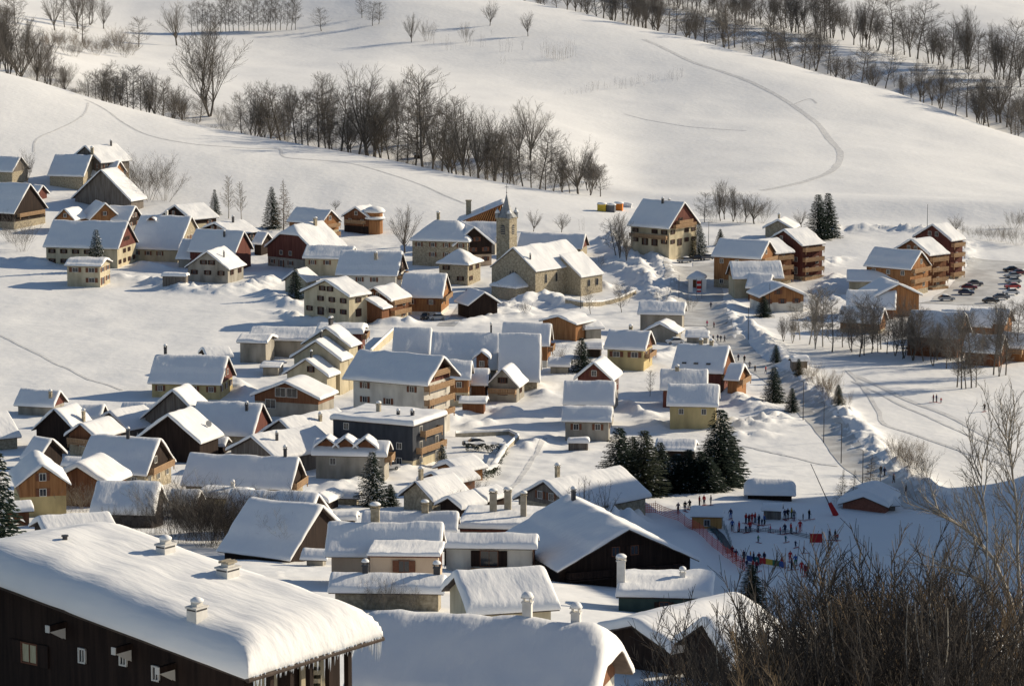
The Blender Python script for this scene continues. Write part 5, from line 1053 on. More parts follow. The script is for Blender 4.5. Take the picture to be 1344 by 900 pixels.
sp = [('shrub_pale', px, *on(px, py, h, 500), 1.3) for px, py, h in [(1262, 308, 14), (1275, 312, 16), (1288, 314, 18), (1300, 316, 22), (1312, 318, 24), (1324, 320, 26), (1336, 322, 30), (1330, 300, 24), (1344, 300, 26)]]
row(sp, 'in the frosted brush by the car park', 'frosted shrubs above the car park', 'shrub', 'bare_shrub', 'frosted shrub')
sp = [('shrub_tan', px, *on(px, py, h, 450), 1.0) for px, py, h in [(1058, 500, 30), (1064, 505, 32), (1080, 520, 40), (1086, 524, 44), (1092, 528, 40), (1112, 536, 24), (1175, 604, 36), (1182, 612, 44), (1188, 618, 42), (1197, 624, 48), (1204, 630, 50), (1210, 634, 40), (1206, 600, 26)]]
row(sp, 'of the tan brush along the road', 'tan shrubs along the ploughed road', 'shrub', 'bare_shrub', 'shrub')
# lower left brush
sp = [('shrub', px, *on(px, py, h, 300), 1.2) for px, py, h in [(66, 674, 40), (82, 676, 46), (98, 674, 42), (112, 672, 40), (128, 668, 34)]]
row(sp, 'of the reddish bush below the cottage', 'bare shrubs below the lower left cottage', 'shrub', 'bare_shrub', 'shrub')
sp = [('shrub', 142 + i * 6.3, *on(142 + i * 6.3, 700, 36 + rnd.uniform(-6, 10), 300), .8) for i in range(12)]
row(sp, 'of the hedge below the rounded roof', 'bare shrubs in the hedge below the rounded roof', 'shrub', 'bare_shrub', 'shrub')
sp = []
for i in range(32):
    px = 226 + i * 5.0 + rnd.uniform(-4, 4); py = 704 + (i / 31) * 26 + rnd.uniform(-8, 8); p, hh = on(px, py, rnd.uniform(58, 84), 250); sp.append(('shrub_pale' if i % 6 == 0 else 'shrub_dark', px, p, hh, 1.25))
row(sp, 'of the big tangle behind the near chalet', 'bare shrubs tangled behind the near chalet roof', 'shrub', 'bare_shrub', 'shrub')
sp = [('shrub', px, *on(px, py, h, 200), 1.0) for px, py, h in [(488, 800, 44), (505, 802, 50), (522, 800, 44), (540, 802, 40), (552, 800, 44)]]
row(sp, 'below the low rippled roof', 'bare shrubs below the low rippled roof', 'shrub', 'bare_shrub', 'shrub')
# --- the near thicket at the bottom right
sp = []; r5 = random.Random(11)
top = lambda px: float(np.interp(px, [880, 920, 960, 1000, 1040, 1080, 1130, 1180, 1230, 1300, 1360], [880, 850, 805, 765, 745, 715, 690, 680, 700, 745, 800]))
for i in range(180):
    px = 918 + 440 * ((i * .618) % 1) + r5.uniform(-10, 10); Y = r5.uniform(95, 175); x, y, z = at_Y(px, Y); t = y * elev_tan(top(px) + r5.uniform(0, 1) ** 1.9 * 125 - 16)
    h = max(3.0, t - z); 
    if h > 16: continue
    sp.append((r5.choice(['thicket', 'thicket', 'thicket', 'thicket', 'thicket_tan', 'thicket_pale']), px, (x, y, z), h, 1.15 if h < 8 else .9))
row([q for q in sp if q[2][1] < 135], 'in the front of the near thicket', 'bare shrubs of the near thicket at the bottom right', 'shrub', 'thicket_shrub', 'shrub')
row([q for q in sp if q[2][1] >= 135], 'in the back of the near thicket', 'bare shrubs of the near thicket at the bottom right', 'shrub', 'thicket_shrub', 'shrub')
# the two pale trees at the right edge
def edge_tree(pts, r0, label, seed, tw=16):
    rr = random.Random(seed); Y = 120.0; base = at_Y(pts[0][0], Y); root = empty('pale_tree', base); tag(root, label, 'tree'); T = MB(); C = MB(); b = Vector(base)
    limb = [Vector((ray_s(px, py) * Y, Y + k * .5, Y * elev_tan(py))) - b for k, (px, py) in enumerate(pts)]; limb[0].z -= .3
    T.tube(limb, [r0 * (1 - .8 * i / (len(limb) - 1)) for i in range(len(limb))], 8)
    for i in range(tw):
        q, d = lerp_pts(limb, .3 + .69 * i / tw); dd = (d + perp(d, rr) * .8 + Vector((-.1, 0, .45))).normalized(); l = rr.uniform(1.2, 2.8)
        lp, _, _ = branch(T if i % 3 == 0 else C, q, dd, l, .034, .009, 6, rr, .12, .05, 4)
        for j in range(9):
            q2, d2 = lerp_pts(lp, .15 + .84 * j / 9); p2, _, _ = branch(C, q2, (d2 + perp(d2, rr) * .7 + Vector((0, 0, .2))).normalized(), rr.uniform(.4, 1.1), .014, .006, 3, rr, .12, .06, 3)
            for k in range(3):
                q3, d3 = lerp_pts(p2, .3 + .3 * k); branch(C, q3, (d3 + perp(d3, rr) * .7).normalized(), rr.uniform(.2, .5), .008, .005, 2, rr, .1, .05, 3)
    T.build('trunk', M['bark_pale'], root, True); C.build('crown', M['twig_pale'], root)
edge_tree([(1352, 960), (1344, 850), (1330, 790), (1312, 745), (1290, 718), (1262, 700), (1238, 688)], .12, 'pale leaning tree arching left from the right edge', 1)
edge_tree([(1350, 940), (1338, 860), (1318, 800), (1290, 770), (1262, 756)], .11, 'lower pale limb-like tree arching left under the other at right edge', 2, 10)
edge_tree([(1350, 930), (1344, 820), (1341, 740), (1342, 670), (1336, 610), (1330, 570)], .09, 'upright pale tree at the very right edge', 3, 22)
edge_tree([(1300, 930), (1304, 850), (1300, 780), (1303, 700), (1298, 650), (1302, 610)], .06, 'thin upright pale tree left of the right edge tree', 4, 14)
# ------------------------------------------------------------------ small buildings round the beginners' slope and elsewhere
H('ski_hut', 'bright orange timber hut with snow roof on the beginners slope', 'hut', S(907, 950, 662, 676, 693, -6, 30, T=.35), wall='wood_honey', win='white', ws=(.9, 1.0), sp=5, oe=.4, og=.3)
H('stone_cabin', 'small grey cabin with dark opening among the skiers', 'cabin', S(1001, 1027, 658, 668, 681, -12, 34, T=.3), wall='wood_grey', win='dark', ws=(1.6, 1.1), sp=4, oe=.4, og=.3)
H('snow_block_house', 'low building buried under a square block of snow above the beginners slope', 'building', S(977, 1044, 626, 648, 656, -5, 24, T=1.3), wall='wood_dark', nowin=True)
r = H('brick_gable_house', 'house with brick-red gable and thick snow beside the lower road', 'house', G(1133, 643, 1104, 1168, 662, 670, 18, 10, T=.9), wall='brick', nowin=True)
H('', '', '', S(1152, 1178, 648, 662, 670, 12, 20, T=.9), wall='wood_grey', parent=r, nowin=True)
H('roadside_hut', 'little grey hut with thick snow cap beside the ploughed road', 'hut', S(1037, 1060, 465, 473, 484, 14, 26, T=.7), wall='wood_grey', nowin=True, oe=.3, og=.3)
H('gully_shed', 'tiny dark shed at the edge of the gully trees', 'shed', S(543, 554, 199, 203, 208, -8, 24, T=.4), wall='wood_dark', nowin=True, oe=.3, og=.3)
# ------------------------------------------------------------------ roads and tracks
ribbon('road', 'ploughed road of packed snow running past the lamp posts', [(925, 345), (930, 375), (936, 405), (945, 432), (966, 455), (990, 478), (1020, 497), (1045, 517), (1068, 540), (1090, 565), (1115, 595), (1145, 622), (1180, 648), (1213, 670)], 6.5, 'road', cat='road')
ribbon('square', 'trodden snow square by the shops', [(900, 350), (905, 378), (915, 405), (925, 428)], 11, 'road', cat='square', lift=.11)
ribbon('car_park', 'ploughed car park at the right', [(1255, 400), (1284, 378), (1302, 358), (1312, 342)], 17, 'road', cat='car park')
ribbon('path', 'trodden path on the church square', [(585, 428), (605, 415), (616, 398), (622, 384)], 5, 'road')
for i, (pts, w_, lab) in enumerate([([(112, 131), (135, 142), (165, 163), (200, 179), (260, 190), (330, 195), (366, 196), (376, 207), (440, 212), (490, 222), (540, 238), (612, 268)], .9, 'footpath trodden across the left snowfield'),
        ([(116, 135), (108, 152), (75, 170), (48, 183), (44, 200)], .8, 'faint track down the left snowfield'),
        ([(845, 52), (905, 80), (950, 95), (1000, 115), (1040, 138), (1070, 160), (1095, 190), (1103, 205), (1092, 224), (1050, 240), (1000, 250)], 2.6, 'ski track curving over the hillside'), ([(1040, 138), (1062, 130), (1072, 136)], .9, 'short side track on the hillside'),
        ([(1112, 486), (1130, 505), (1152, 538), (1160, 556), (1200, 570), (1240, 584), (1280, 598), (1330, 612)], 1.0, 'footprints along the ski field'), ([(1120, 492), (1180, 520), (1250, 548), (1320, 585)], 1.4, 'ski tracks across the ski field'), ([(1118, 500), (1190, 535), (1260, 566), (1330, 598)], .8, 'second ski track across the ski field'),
        ([(0, 440), (60, 470), (110, 495), (160, 512)], .8, 'faint track on the left field'), ([(716, 574), (700, 600), (684, 625), (666, 648)], .9, 'narrow ditch between the garden fields'), ([(975, 585), (1060, 605), (1100, 612)], .7, 'faint track above the beginners slope'), ([(820, 150), (900, 166), (980, 172)], .6, 'thin track on the hill')]):
    ribbon('track', lab, pts, w_, 'trod_shade', lift=.06, cat='track')  # flat ribbons, groove shade carried by the material colour
# ------------------------------------------------------------------ people
def body_mesh(pose, child=False):
    J = dict(pel=(0, 0, .93), ch=(0, .0, 1.25), nk=(0, 0, 1.48), hd=(0, -.02, 1.60), tp=(0, 0, 1.74))
    st = .17 if pose != 'walk' else .10; kn = .05 if pose == 'ski' else 0
    P = [J['pel'], J['ch'], J['nk'], J['hd'], J['tp']]; Rr = [.155, .185, .075, .105, .09]; E = [(0, 1), (1, 2), (2, 3), (3, 4)]
    def add(p, r, par): P.append(p); Rr.append(r); E.append((par, len(P) - 1)); return len(P) - 1
    for s in (-1, 1):
        fw = (.22 * s if pose == 'walk' else 0)
        h = add((s * .10, 0, .86), .115, 0); k = add((s * (st * .6 + .02), -kn * 2 - fw * .5, .48), .085, h); a = add((s * st * .7, kn - fw, .10), .06, k); add((s * st * .7, kn - fw - .16, .05), .055, a)
        sh = add((s * .21, 0, 1.38), .085, 1); fr = {'ski': -.20, 'walk': .12 * s, 'stand': -.04}[pose]; el = add((s * .29, fr * .4 + .04, 1.12), .06, sh); ha = add((s * .30, fr - (.12 if pose == 'ski' else .02), .92 if pose != 'ski' else 1.0), .045, el); add((s * .30, fr - (.17 if pose == 'ski' else .04), .85 if pose != 'ski' else .97), .04, ha)
    me = bpy.data.meshes.new('person_body'); me.from_pydata(P, E, []); o = bpy.data.objects.new('tmp', me); col.objects.link(o)
    md = o.modifiers.new('s', 'SKIN'); me.skin_vertices[0].data[0].use_root = True
    for i, r in enumerate(Rr): me.skin_vertices[0].data[i].radius = (r, r)
    o.modifiers.new('ss', 'SUBSURF').levels = 1
    m2 = bpy.data.meshes.new_from_object(o.evaluated_get(bpy.context.evaluated_depsgraph_get())); bpy.data.objects.remove(o); m2.name = 'person_body'
    m2.materials.clear()
    for k in ('c_red', 'c_black', 'skin', 'c_black'): m2.materials.append(M[k])
    for p in m2.polygons:
        c = p.center; p.use_smooth = True
        p.material_index = 3 if (c.z > 1.645 or (c.z > 1.55 and c.y > .03) or c.z < .13) else (2 if c.z > 1.50 else (1 if c.z < .93 and abs(c.x) < .24 else (0 if c.z > .93 else (3 if c.z < .9 else 0))))
    if child:
        for v_ in m2.vertices: v_.co *= .68; 
    return m2
POSES = {(p, c): body_mesh(p, c) for p in ('stand', 'walk', 'ski') for c in (0, 1)}
mb = MB()
for y0, y1, z0, z1 in ((-.85, .75, .015, .015), (-1.0, -.85, .10, .015)): mb.poly([(-.045, y0, z0), (.045, y0, z0), (.045, y1, z1), (-.045, y1, z1)]); mb.poly([(-.045, y0, z0 + .03), (-.045, y1, z1 + .03), (.045, y1, z1 + .03), (.045, y0, z0 + .03)][::-1])
SKI = mb.mesh('ski', M['c_red'])
mb = MB(); mb.tube([(0, 0, 0), (0, -.25, 1.1)], [.018, .018], 5); POLE = mb.mesh('ski_pole', M['metal'])
def person(px, py, jac, tro, pose, child, label, group, skis=False, hat='black'):
    x, y, z = hit(px, py, 250); me = POSES[(pose, child)]
    o = bpy.data.objects.new('person', me); col.objects.link(o); o.location = (x, y, z + (.03 if skis else .0)); o.rotation_euler = (0, 0, rnd.uniform(0, 6.28)); tag(o, label, 'person', group)
    for i, k in enumerate(('c_' + jac, 'c_' + tro, None, 'c_' + hat)):
        if k: o.material_slots[i].link = 'OBJECT'; o.material_slots[i].material = M[k]
    s = .7 if child else 1
    if skis:
        for q in (-1, 1): k = link('ski', SKI, o, (q * .12 * s, -.05, .0)); k.scale = (1, s, 1)
        if not child:
            for q in (-1, 1): link('ski_pole', POLE, o, (q * .34, .0, -.02))
    return o
def crowd(phrase, group, L):
    L = sorted(L); n = len(L)
    for i, (px, py, jac, tro, pose, ch, sk) in enumerate(L):
        pos = 'leftmost' if i == 0 else ('rightmost' if i == n - 1 else ordn(i + 1) + ' from left')
        hat = rnd.choice(['black', 'red', 'white', 'blue', 'navy'])
        lab = f"{'child' if ch else 'person'} in {jac} and {tro} {phrase}" + (f', {pos}' if n > 1 else '')
        person(px, py, jac, tro, pose, ch, lab, group, sk, hat)
crowd('on the crest above the red net', 'skiers on the crest above the red net', [(890, 673, 'navy', 'black', 'ski', 0, 1), (899, 671, 'black', 'navy', 'stand', 0, 1), (905, 669, 'black', 'black', 'ski', 0, 1), (918, 664, 'burgundy', 'black', 'stand', 0, 1), (924, 663, 'red', 'navy', 'stand', 0, 1), (933, 663, 'navy', 'navy', 'stand', 0, 1)])
crowd('standing right of the orange hut', 'skiers by the orange hut', [(959, 681, 'navy', 'blue', 'ski', 0, 1)])
crowd('in the class left of the cabin', 'ski class left of the cabin', [(979, 687, 'red', 'navy', 'stand', 0, 1), (983, 688, 'burgundy', 'black', 'stand', 0, 1), (987, 687, 'red', 'red', 'stand', 0, 1), (991, 686, 'red', 'navy', 'stand', 0, 1), (996, 689, 'navy', 'black', 'stand', 0, 1), (1003, 689, 'blue', 'black', 'ski', 0, 1), (984, 698, 'red', 'navy', 'stand', 0, 1), (1000, 690, 'navy', 'navy', 'stand', 1, 1)])
crowd('right of the cabin', 'skiers right of the cabin', [(1030, 682, 'navy', 'black', 'stand', 0, 1), (1034, 681, 'black', 'black', 'stand', 0, 1), (1039, 680, 'yellow', 'green', 'stand', 0, 1), (1042, 683, 'grey', 'navy', 'stand', 0, 1), (1054, 683, 'navy', 'black', 'stand', 1, 1), (1062, 682, 'black', 'navy', 'stand', 0, 1)])
crowd('along the rope lift', 'skiers along the rope lift', [(961, 696, 'blue', 'navy', 'stand', 0, 1), (970, 698, 'red', 'red', 'stand', 0, 1), (979, 699, 'navy', 'black', 'stand', 1, 1), (995, 698, 'grey', 'navy', 'stand', 1, 1), (1011, 699, 'pink', 'grey', 'stand', 1, 1), (1024, 701, 'pink', 'navy', 'stand', 1, 1), (1030, 701, 'navy', 'navy', 'ski', 0, 1), (1038, 700, 'red', 'black', 'stand', 0, 1), (1045, 700, 'orange', 'navy', 'stand', 1, 1), (1050, 697, 'red', 'red', 'stand', 0, 1), (1089, 709, 'navy', 'grey', 'stand', 0, 1), (1096, 709, 'black', 'burgundy', 'stand', 0, 1), (1099, 710, 'red', 'navy', 'stand', 1, 1)])
crowd('learning on the open slope', 'children on the open slope', [(995, 712, 'green', 'grey', 'ski', 1, 1), (1031, 712, 'teal', 'grey', 'ski', 1, 1), (1044, 719, 'navy', 'navy', 'ski', 1, 1), (1055, 726, 'burgundy', 'navy', 'ski', 1, 1)])
crowd('at the lower end of the slope', 'skiers at the lower end of the slope', [(961, 731, 'burgundy', 'black', 'stand', 0, 1), (966, 736, 'navy', 'black', 'stand', 0, 1), (976, 737, 'navy', 'navy', 'stand', 0, 1), (985, 733, 'orange', 'grey', 'stand', 1, 1), (989, 739, 'navy', 'black', 'stand', 0, 1), (996, 740, 'burgundy', 'navy', 'stand', 0, 1), (1003, 739, 'navy', 'red', 'stand', 0, 1), (1026, 745, 'red', 'navy', 'stand', 0, 1), (1037, 738, 'red', 'red', 'stand', 0, 1), (1039, 748, 'navy', 'black', 'stand', 0, 1), (1044, 743, 'blue', 'green', 'ski', 0, 1), (1052, 752, 'red', 'red', 'stand', 0, 1), (1057, 756, 'burgundy', 'red', 'stand', 0, 1), (1060, 757, 'red', 'navy', 'stand', 0, 1), (980, 745, 'navy', 'navy', 'stand', 1, 1), (988, 750, 'red', 'burgundy', 'stand', 0, 1), (993, 751, 'burgundy', 'black', 'stand', 0, 1)])
crowd('walking on the road by the square', 'walkers by the square', [(936, 449, 'black', 'black', 'walk', 0, 0), (942, 448, 'navy', 'black', 'walk', 0, 0), (946, 449, 'black', 'navy', 'walk', 0, 0), (951, 449, 'grey', 'black', 'walk', 0, 0), (937, 431, 'burgundy', 'black', 'walk', 0, 0), (928, 429, 'pink', 'grey', 'walk', 0, 0), (933, 405, 'navy', 'black', 'walk', 0, 0)])
crowd('walking down beside the snow bank', 'walkers beside the snow bank', [(969, 474, 'navy', 'black', 'walk', 0, 0), (977, 476, 'black', 'black', 'walk', 0, 0), (984, 484, 'grey', 'black', 'walk', 0, 0), (991, 489, 'black', 'navy', 'walk', 0, 0), (1005, 490, 'red', 'grey', 'walk', 0, 0)])
crowd('on the lower road', 'walkers on the lower road', [(1156, 623, 'black', 'black', 'walk', 0, 0), (1161, 625, 'navy', 'black', 'walk', 0, 0), (1173, 634, 'grey', 'black', 'walk', 0, 0), (1189, 648, 'black', 'navy', 'walk', 0, 0)])
crowd('on the wide ski field', 'people on the wide ski field', [(1225, 528, 'burgundy', 'black', 'stand', 0, 1), (1229, 528, 'navy', 'black', 'stand', 0, 1), (1235, 529, 'red', 'navy', 'stand', 1, 0), (1292, 540, 'black', 'black', 'ski', 0, 1)])
crowd('on the church square', 'people on the church square', [(605, 401, 'red', 'burgundy', 'stand', 0, 0), (612, 388, 'navy', 'black', 'walk', 0, 0)])
# ------------------------------------------------------------------ cars
def car_meshes():
    side = [(-2.1, .35), (-2.12, .75), (-1.95, .92), (-1.15, .98), (.0, 1.0), (1.75, 1.0), (2.0, .9), (2.08, .6), (2.05, .35)]
    def ext(mb, prof, w0, w1, m):
        n = len(prof); a = len(mb.v)
        zs = [p[1] for p in prof]; z0, z1 = min(zs), max(zs)
        for s in (-1, 1):
            for x, z in prof: mb.vert((x, s * (w0 + (w1 - w0) * (z - z0) / (z1 - z0 + 1e-6)), z))
        for i in range(n): j = (i + 1) % n; mb.face((a + i, a + j, a + n + j, a + n + i), m)
        mb.face([a + i for i in range(n)][::-1], m); mb.face([a + n + i for i in range(n)], m)
    B = MB(); ext(B, side, .86, .82, 0)
    cab = [(-1.1, .97), (-.45, 1.44), (.9, 1.48), (1.72, 1.02)]; ext(B, [(-.42, 1.435), (-.3, 1.5), (.85, 1.53), (1.0, 1.47)], .62, .58, 0)
    g = MB(); ext(g, cab, .79, .62, 0)
    wm = MB()
    wm.lathe([(.18, -.11), (.32, -.10), (.33, 0), (.32, .10), (.18, .11)], 14)
    rim = MB(); rim.lathe([(.02, -.118), (.19, -.115), (.19, .115), (.02, .118)], 10)
    hl = MB(); hl.box((0, 0, 0), (.06, .34, .14)); bp = MB(); bp.box((0, 0, 0), (.12, 1.6, .2))
    sn = MB(); ext(sn, [(-.5, 1.52), (-.35, 1.62), (.85, 1.66), (1.05, 1.53)], .6, .48, 0)
    return B.mesh('car', M['p_silver']), g.mesh('windows', M['glass']), wm.mesh('tyre', M['rubber'], True), rim.mesh('rim', M['zinc']), hl.mesh('headlight', M['lamp']), bp.mesh('bumper', M['rubber']), sn.mesh('snow_layer', M['snow'], True)
CAR = car_meshes()
def car(px, py, paint, label, group, yaw, snow=False):
    x, y, z = hit(px, py, 250); o = bpy.data.objects.new('parked_car', CAR[0]); col.objects.link(o); o.location = (x, y, z + .1); o.rotation_euler = (0, 0, R(yaw)); tag(o, label, 'car', group)
    o.material_slots[0].link = 'OBJECT'; o.material_slots[0].material = M['p_' + paint]
    link('windows', CAR[1], o)
    for sx in (-1.3, 1.3):
        for sy in (-1, 1):
            w_ = link('wheel', CAR[2], o, (sx, sy * .78, .33)); w_.rotation_euler = (math.pi / 2, 0, 0); link('rim', CAR[3], w_)
    for sy in (-1, 1): link('headlight', CAR[4], o, (-2.11, sy * .6, .68))
    link('bumper', CAR[5], o, (-2.1, 0, .42)); 
    if snow: link('snow_layer', CAR[6], o)
GP = 'cars in the car park at the right'
for a in [(1268, 387, 'navy', 'dark blue car at the front of the little group left in the car park', GP, 168), (1272, 380, 'burgundy', 'dark red car behind the dark blue one in the car park', GP, 170), (1280, 375, 'grey', 'dark grey car backmost of the little group in the car park', GP, 172), (1327, 357, 'black', 'black car farthest back in the right parking line', GP, 8), (1336, 361, 'burgundy', 'dark red car near the far end of the right parking line', GP, 8), (1329, 365, 'silver', 'silver car third from the far end of the right parking line', GP, 6), (1330, 372, 'silver', 'silver car in the middle of the right parking line', GP, 8), (1329, 379, 'red', 'red car in the middle of the right parking line', GP, 6), (1327, 387, 'white', 'white car at the near end of the right parking line', GP, 6), (1314, 393, 'grey', 'grey car in the near row by the frosted brush', GP, 190), (1300, 398, 'black', 'black car at the left of the near row by the frosted brush', GP, 188), (1242, 395, 'silver', 'silver car half buried in snow left of the car park', GP, 186, True),
          (899, 345, 'silver', 'silver snowed-in car before the tall cream house', 'cars before the tall cream house', 24, True), (913, 342, 'black', 'black car before the tall cream house', 'cars before the tall cream house', 22), (928, 341, 'grey', 'grey car right of the black one before the tall cream house', 'cars before the tall cream house', 24, True), (558, 419, 'black', 'black car under the orange L-roofed timber house', None, 80), (574, 420, 'silver', 'silver car under the orange L-roofed timber house', None, 10, True), (509, 617, 'white', 'white car between dormer house and modern block', None, 30, True), (622, 586, 'black', 'dark snow-topped car below the hotel', None, 8, True), (886, 452, 'white', 'snow-covered car by the grey stone shed', None, 10, True)]:
    car(*a)
# ------------------------------------------------------------------ poles, lamps, signs
def lamp_post(px, py0, py1, label, group='lamp posts along the road', name='lamp_post'):
    x, y, z = hit(px, py1, 250); h = (py1 - py0) / ppm_at(y, z); root = empty(name, (x, y, z), rnd.uniform(2.8, 3.4)); tag(root, label, 'lamp post' if name == 'lamp_post' else 'pole', group)
    mb = MB(); mb.tube([(0, 0, -.3), (0, 0, h * .5), (0, 0, h)], [.10, .08, .06], 6); mb.build('pole', M['metal'], root)
    if name == 'lamp_post':
        mb = MB(); mb.tube([(0, 0, h - .05), (.3, 0, h + .15), (.9, 0, h + .2)], [.05, .045, .04], 5); a = mb.build('arm', M['metal'], root)
        mb = MB(); mb.box((.95, 0, h + .17), (.5, .2, .1)); mb.build('lamp_head', M['zinc'], a)
LP = [(1054, 500, 551), (1081, 528, 581), (1104, 555, 608), (1132, 590, 642), (1155, 614, 644)]
for i, (px, a, b) in enumerate(LP): lamp_post(px, a, b, f"slim dark lamp post, {ordn(i + 1)} down the ploughed road")
for px, a, b, lab in [(1217, 268, 298, 'tall thin pole on the hill edge behind the car park'), (891, 360, 392, 'thin pole by the striped flags'), (762, 382, 405, 'thin pole on the curved church terrace'), (576, 318, 349, 'pale pole in front of the hipped house'), (731, 606, 628, 'thin mast beside the long sunlit chalet roof'), (1010, 372, 410, 'thin pole between shop and low chalet'), (188, 225, 260, 'pole beside the big brushy tree'), (930, 290, 322, 'pole behind the tall cream house'), (982, 403, 446, 'pole at the road bend by the square')]:
    lamp_post(px, a, b, lab, None, 'thin_pole')
for px, c_, lab in [(903, 'white', 'white banner leftmost of the three by the square'), (914, 'red', 'red and white banner in the middle of the three by the square'), (921, 'white', 'white banner rightmost of the three by the square')]:
    x, y, z = hit(px, 391, 300); root = empty('banner_flag', (x, y, z)); tag(root, lab, 'flag', 'banners by the square')
    mb = MB(); mb.tube([(0, 0, -.2), (0, 0, 5)], [.06, .05], 6); mb.build('pole', M['zinc'], root)
    mb = MB(); n = 8
    for i in range(n + 1):
        for j in range(5): mb.vert((.08 + j * .28, .12 * math.sin(j * 1.7 + i * .5), 1.5 + 3.4 * i / n))
    for i in range(n):
        for j in range(4): mb.face((i * 5 + j, i * 5 + j + 1, i * 5 + j + 6, i * 5 + j + 5), 1 if (c_ == 'red' and i % 3 == 1) else 0)
    mb.build('banner', [M['c_' + c_], M['c_white' if c_ == 'red' else 'c_red']], root, True)
# leaning lift pole with red pad
x, y, z = hit(1096, 676, 300); k = ppm_at(y, z); root = empty('lift_pole', (x, y, z)); tag(root, 'long leaning lift pole with a red safety pad at its foot', 'pole')
mb = MB(); mb.tube([(0, 0, -.3), (-33 / k, 0, 69 / k)], [.09, .05], 6); mb.build('pole', M['metal'], root)
mb = MB(); mb.tube([(.15, -.1, 0), (-.9, 0, 2.0)], [.5, .32], 8); mb.build('safety_pad', M['c_red'], root)
# ------------------------------------------------------------------ netting, banners, barriers
def net_fence(pts, label, h=1.25, m='net', name='net_fence', cat='fence', gap=.28):
    P = [Vector(hit(px, py, 250)) for px, py in pts]; root = empty(name, P[0]); tag(root, label, cat); b = P[0]; mb = MB(); pm = []; run = []
    for a, c in zip(P[:-1], P[1:]):
        n = max(2, int((c - a).length / 1.0))
        for i in range(n): q = a.lerp(c, i / n); run.append(Vector((q.x, q.y, ground(q.x, q.y))) - b)
    run.append(P[-1] - b); run[0] = Vector((0, 0, 0))
    def strip(p, q, z0, z1): mb.poly([p + Vector((0, 0, z0)), q + Vector((0, 0, z0)), q + Vector((0, 0, z1)), p + Vector((0, 0, z1))])
    rows_ = int(h / gap)
    for p, q in zip(run[:-1], run[1:]):
        sg = .06 * math.sin(p.x * 2.1)
        for r_ in range(rows_ + 1): strip(p, q, .08 + r_ * gap + sg * (r_ / rows_), .08 + r_ * gap + .085 + sg * (r_ / rows_))
        for v_ in range(4):
            c = p.lerp(q, v_ / 4); c2 = p.lerp(q, v_ / 4 + .06); strip(c, c2, .08, .08 + h)
    mb.build('net', M[m], root)
    for i in range(0, len(run), 4):
        t = MB(); t.tube([run[i] + Vector((0, 0, -.2)), run[i] + Vector((0, 0, h + .45))], [.035, .03], 5); t.build('post', M['c_red' if m == 'net' else 'metal'], root)
net_fence([(832, 667), (850, 673), (870, 677), (890, 683), (903, 693), (917, 700), (929, 712), (944, 724), (960, 737), (978, 750)], 'red safety net curving down the edge of the beginners slope', 1.5)
net_fence([(968, 699), (1000, 698), (1035, 700), (1063, 707)], 'dark rope barrier across the upper beginners slope', .5, 'metal', 'rope_barrier', 'barrier', .22)
net_fence([(948, 690), (955, 705), (960, 722)], 'teal netting beside the conveyor', 1.0, 'c_teal', 'net_fence')
net_fence([(929, 698), (938, 700), (948, 716), (950, 722)], 'teal padded netting left of the conveyor', 1.0, 'c_teal', 'net_fence')
def panel(px0, px1, py, h, cols, label, name='banner_board'):
    a, b = Vector(hit(px0, py[0], 250)), Vector(hit(px1, py[1], 250)); root = empty(name, a); tag(root, label, 'banner'); n = len(cols); mb = MB()
    for i in range(n):
        p = (b - a) * (i / n); q = (b - a) * ((i + 1) / n); d = Vector((0, .06, 0))
        mb.poly([p + Vector((0, 0, .15)), q + Vector((0, 0, .15)), q + Vector((0, 0, h)), p + Vector((0, 0, h))], i)
        mb.poly([p + d + Vector((0, 0, .15)), p + d + Vector((0, 0, h)), q + d + Vector((0, 0, h)), q + d + Vector((0, 0, .15))], i)
    mb.build('cloth', [M['c_' + c] for c in cols], root)
    for q in (Vector((0, 0, 0)), b - a):
        t = MB(); t.tube([q + Vector((0, .03, -.2)), q + Vector((0, .03, h + .1))], [.04, .04], 5); t.build('post', M['metal'], root)
panel(1063, 1079, (713, 713), 1.5, ['red'], 'red banner board at the right of the beginners slope')
panel(980, 1031, (737, 746), .95, ['blue', 'teal', 'red', 'yellow', 'green', 'blue'], 'low multicoloured banner across the foot of the beginners slope')
ribbon('conveyor', 'dark conveyor belt beside the red net', [(935, 693), (946, 704), (954, 716), (958, 726)], 1.2, 'slate', lift=.12, cat='conveyor', kind='thing')
# ------------------------------------------------------------------ odds and ends
def container(px, py, c_, label, sz=(2.6, 2.2, 2.2), dome=False):
    x, y, z = hit(px, py, 250); root = empty('container', (x, y, z), R(-12)); tag(root, label, 'container', 'recycling containers on the field')
    mb = MB(); a, b, h = sz
    mb.box((0, 0, h / 2 - .2), (a, b, h)); mb.box((0, 0, h - .1), (a * 1.05, b * 1.05, .16)); mb.box((0, -b / 2 - .03, h * .55), (a * .4, .05, .3))
    for sx in (-1, 1): mb.box((sx * a * .45, 0, h / 2 - .2), (.1, b * 1.03, h * .98))
    mb.build('bin', M['c_' + c_], root)
    mb = MB(); mb.lathe([(a * .62, 0), (a * .62, .25), (a * .5, .5), (a * .2, .62), (.02, .64)], 14); s = mb.build('snow_cap', M['snow'], root, True, (0, 0, h - .02)); s.scale = (1, b / a, 1)
container(790, 277, 'yellow', 'olive yellow recycling container, leftmost on the field edge'); container(802, 278, 'grey', 'grey recycling container in the middle of the three'); container(812, 276, 'orange', 'orange recycling container beside the grey one'); container(823, 272, 'white', 'small pale container buried in snow right of the orange one', (3, 1.4, .9))
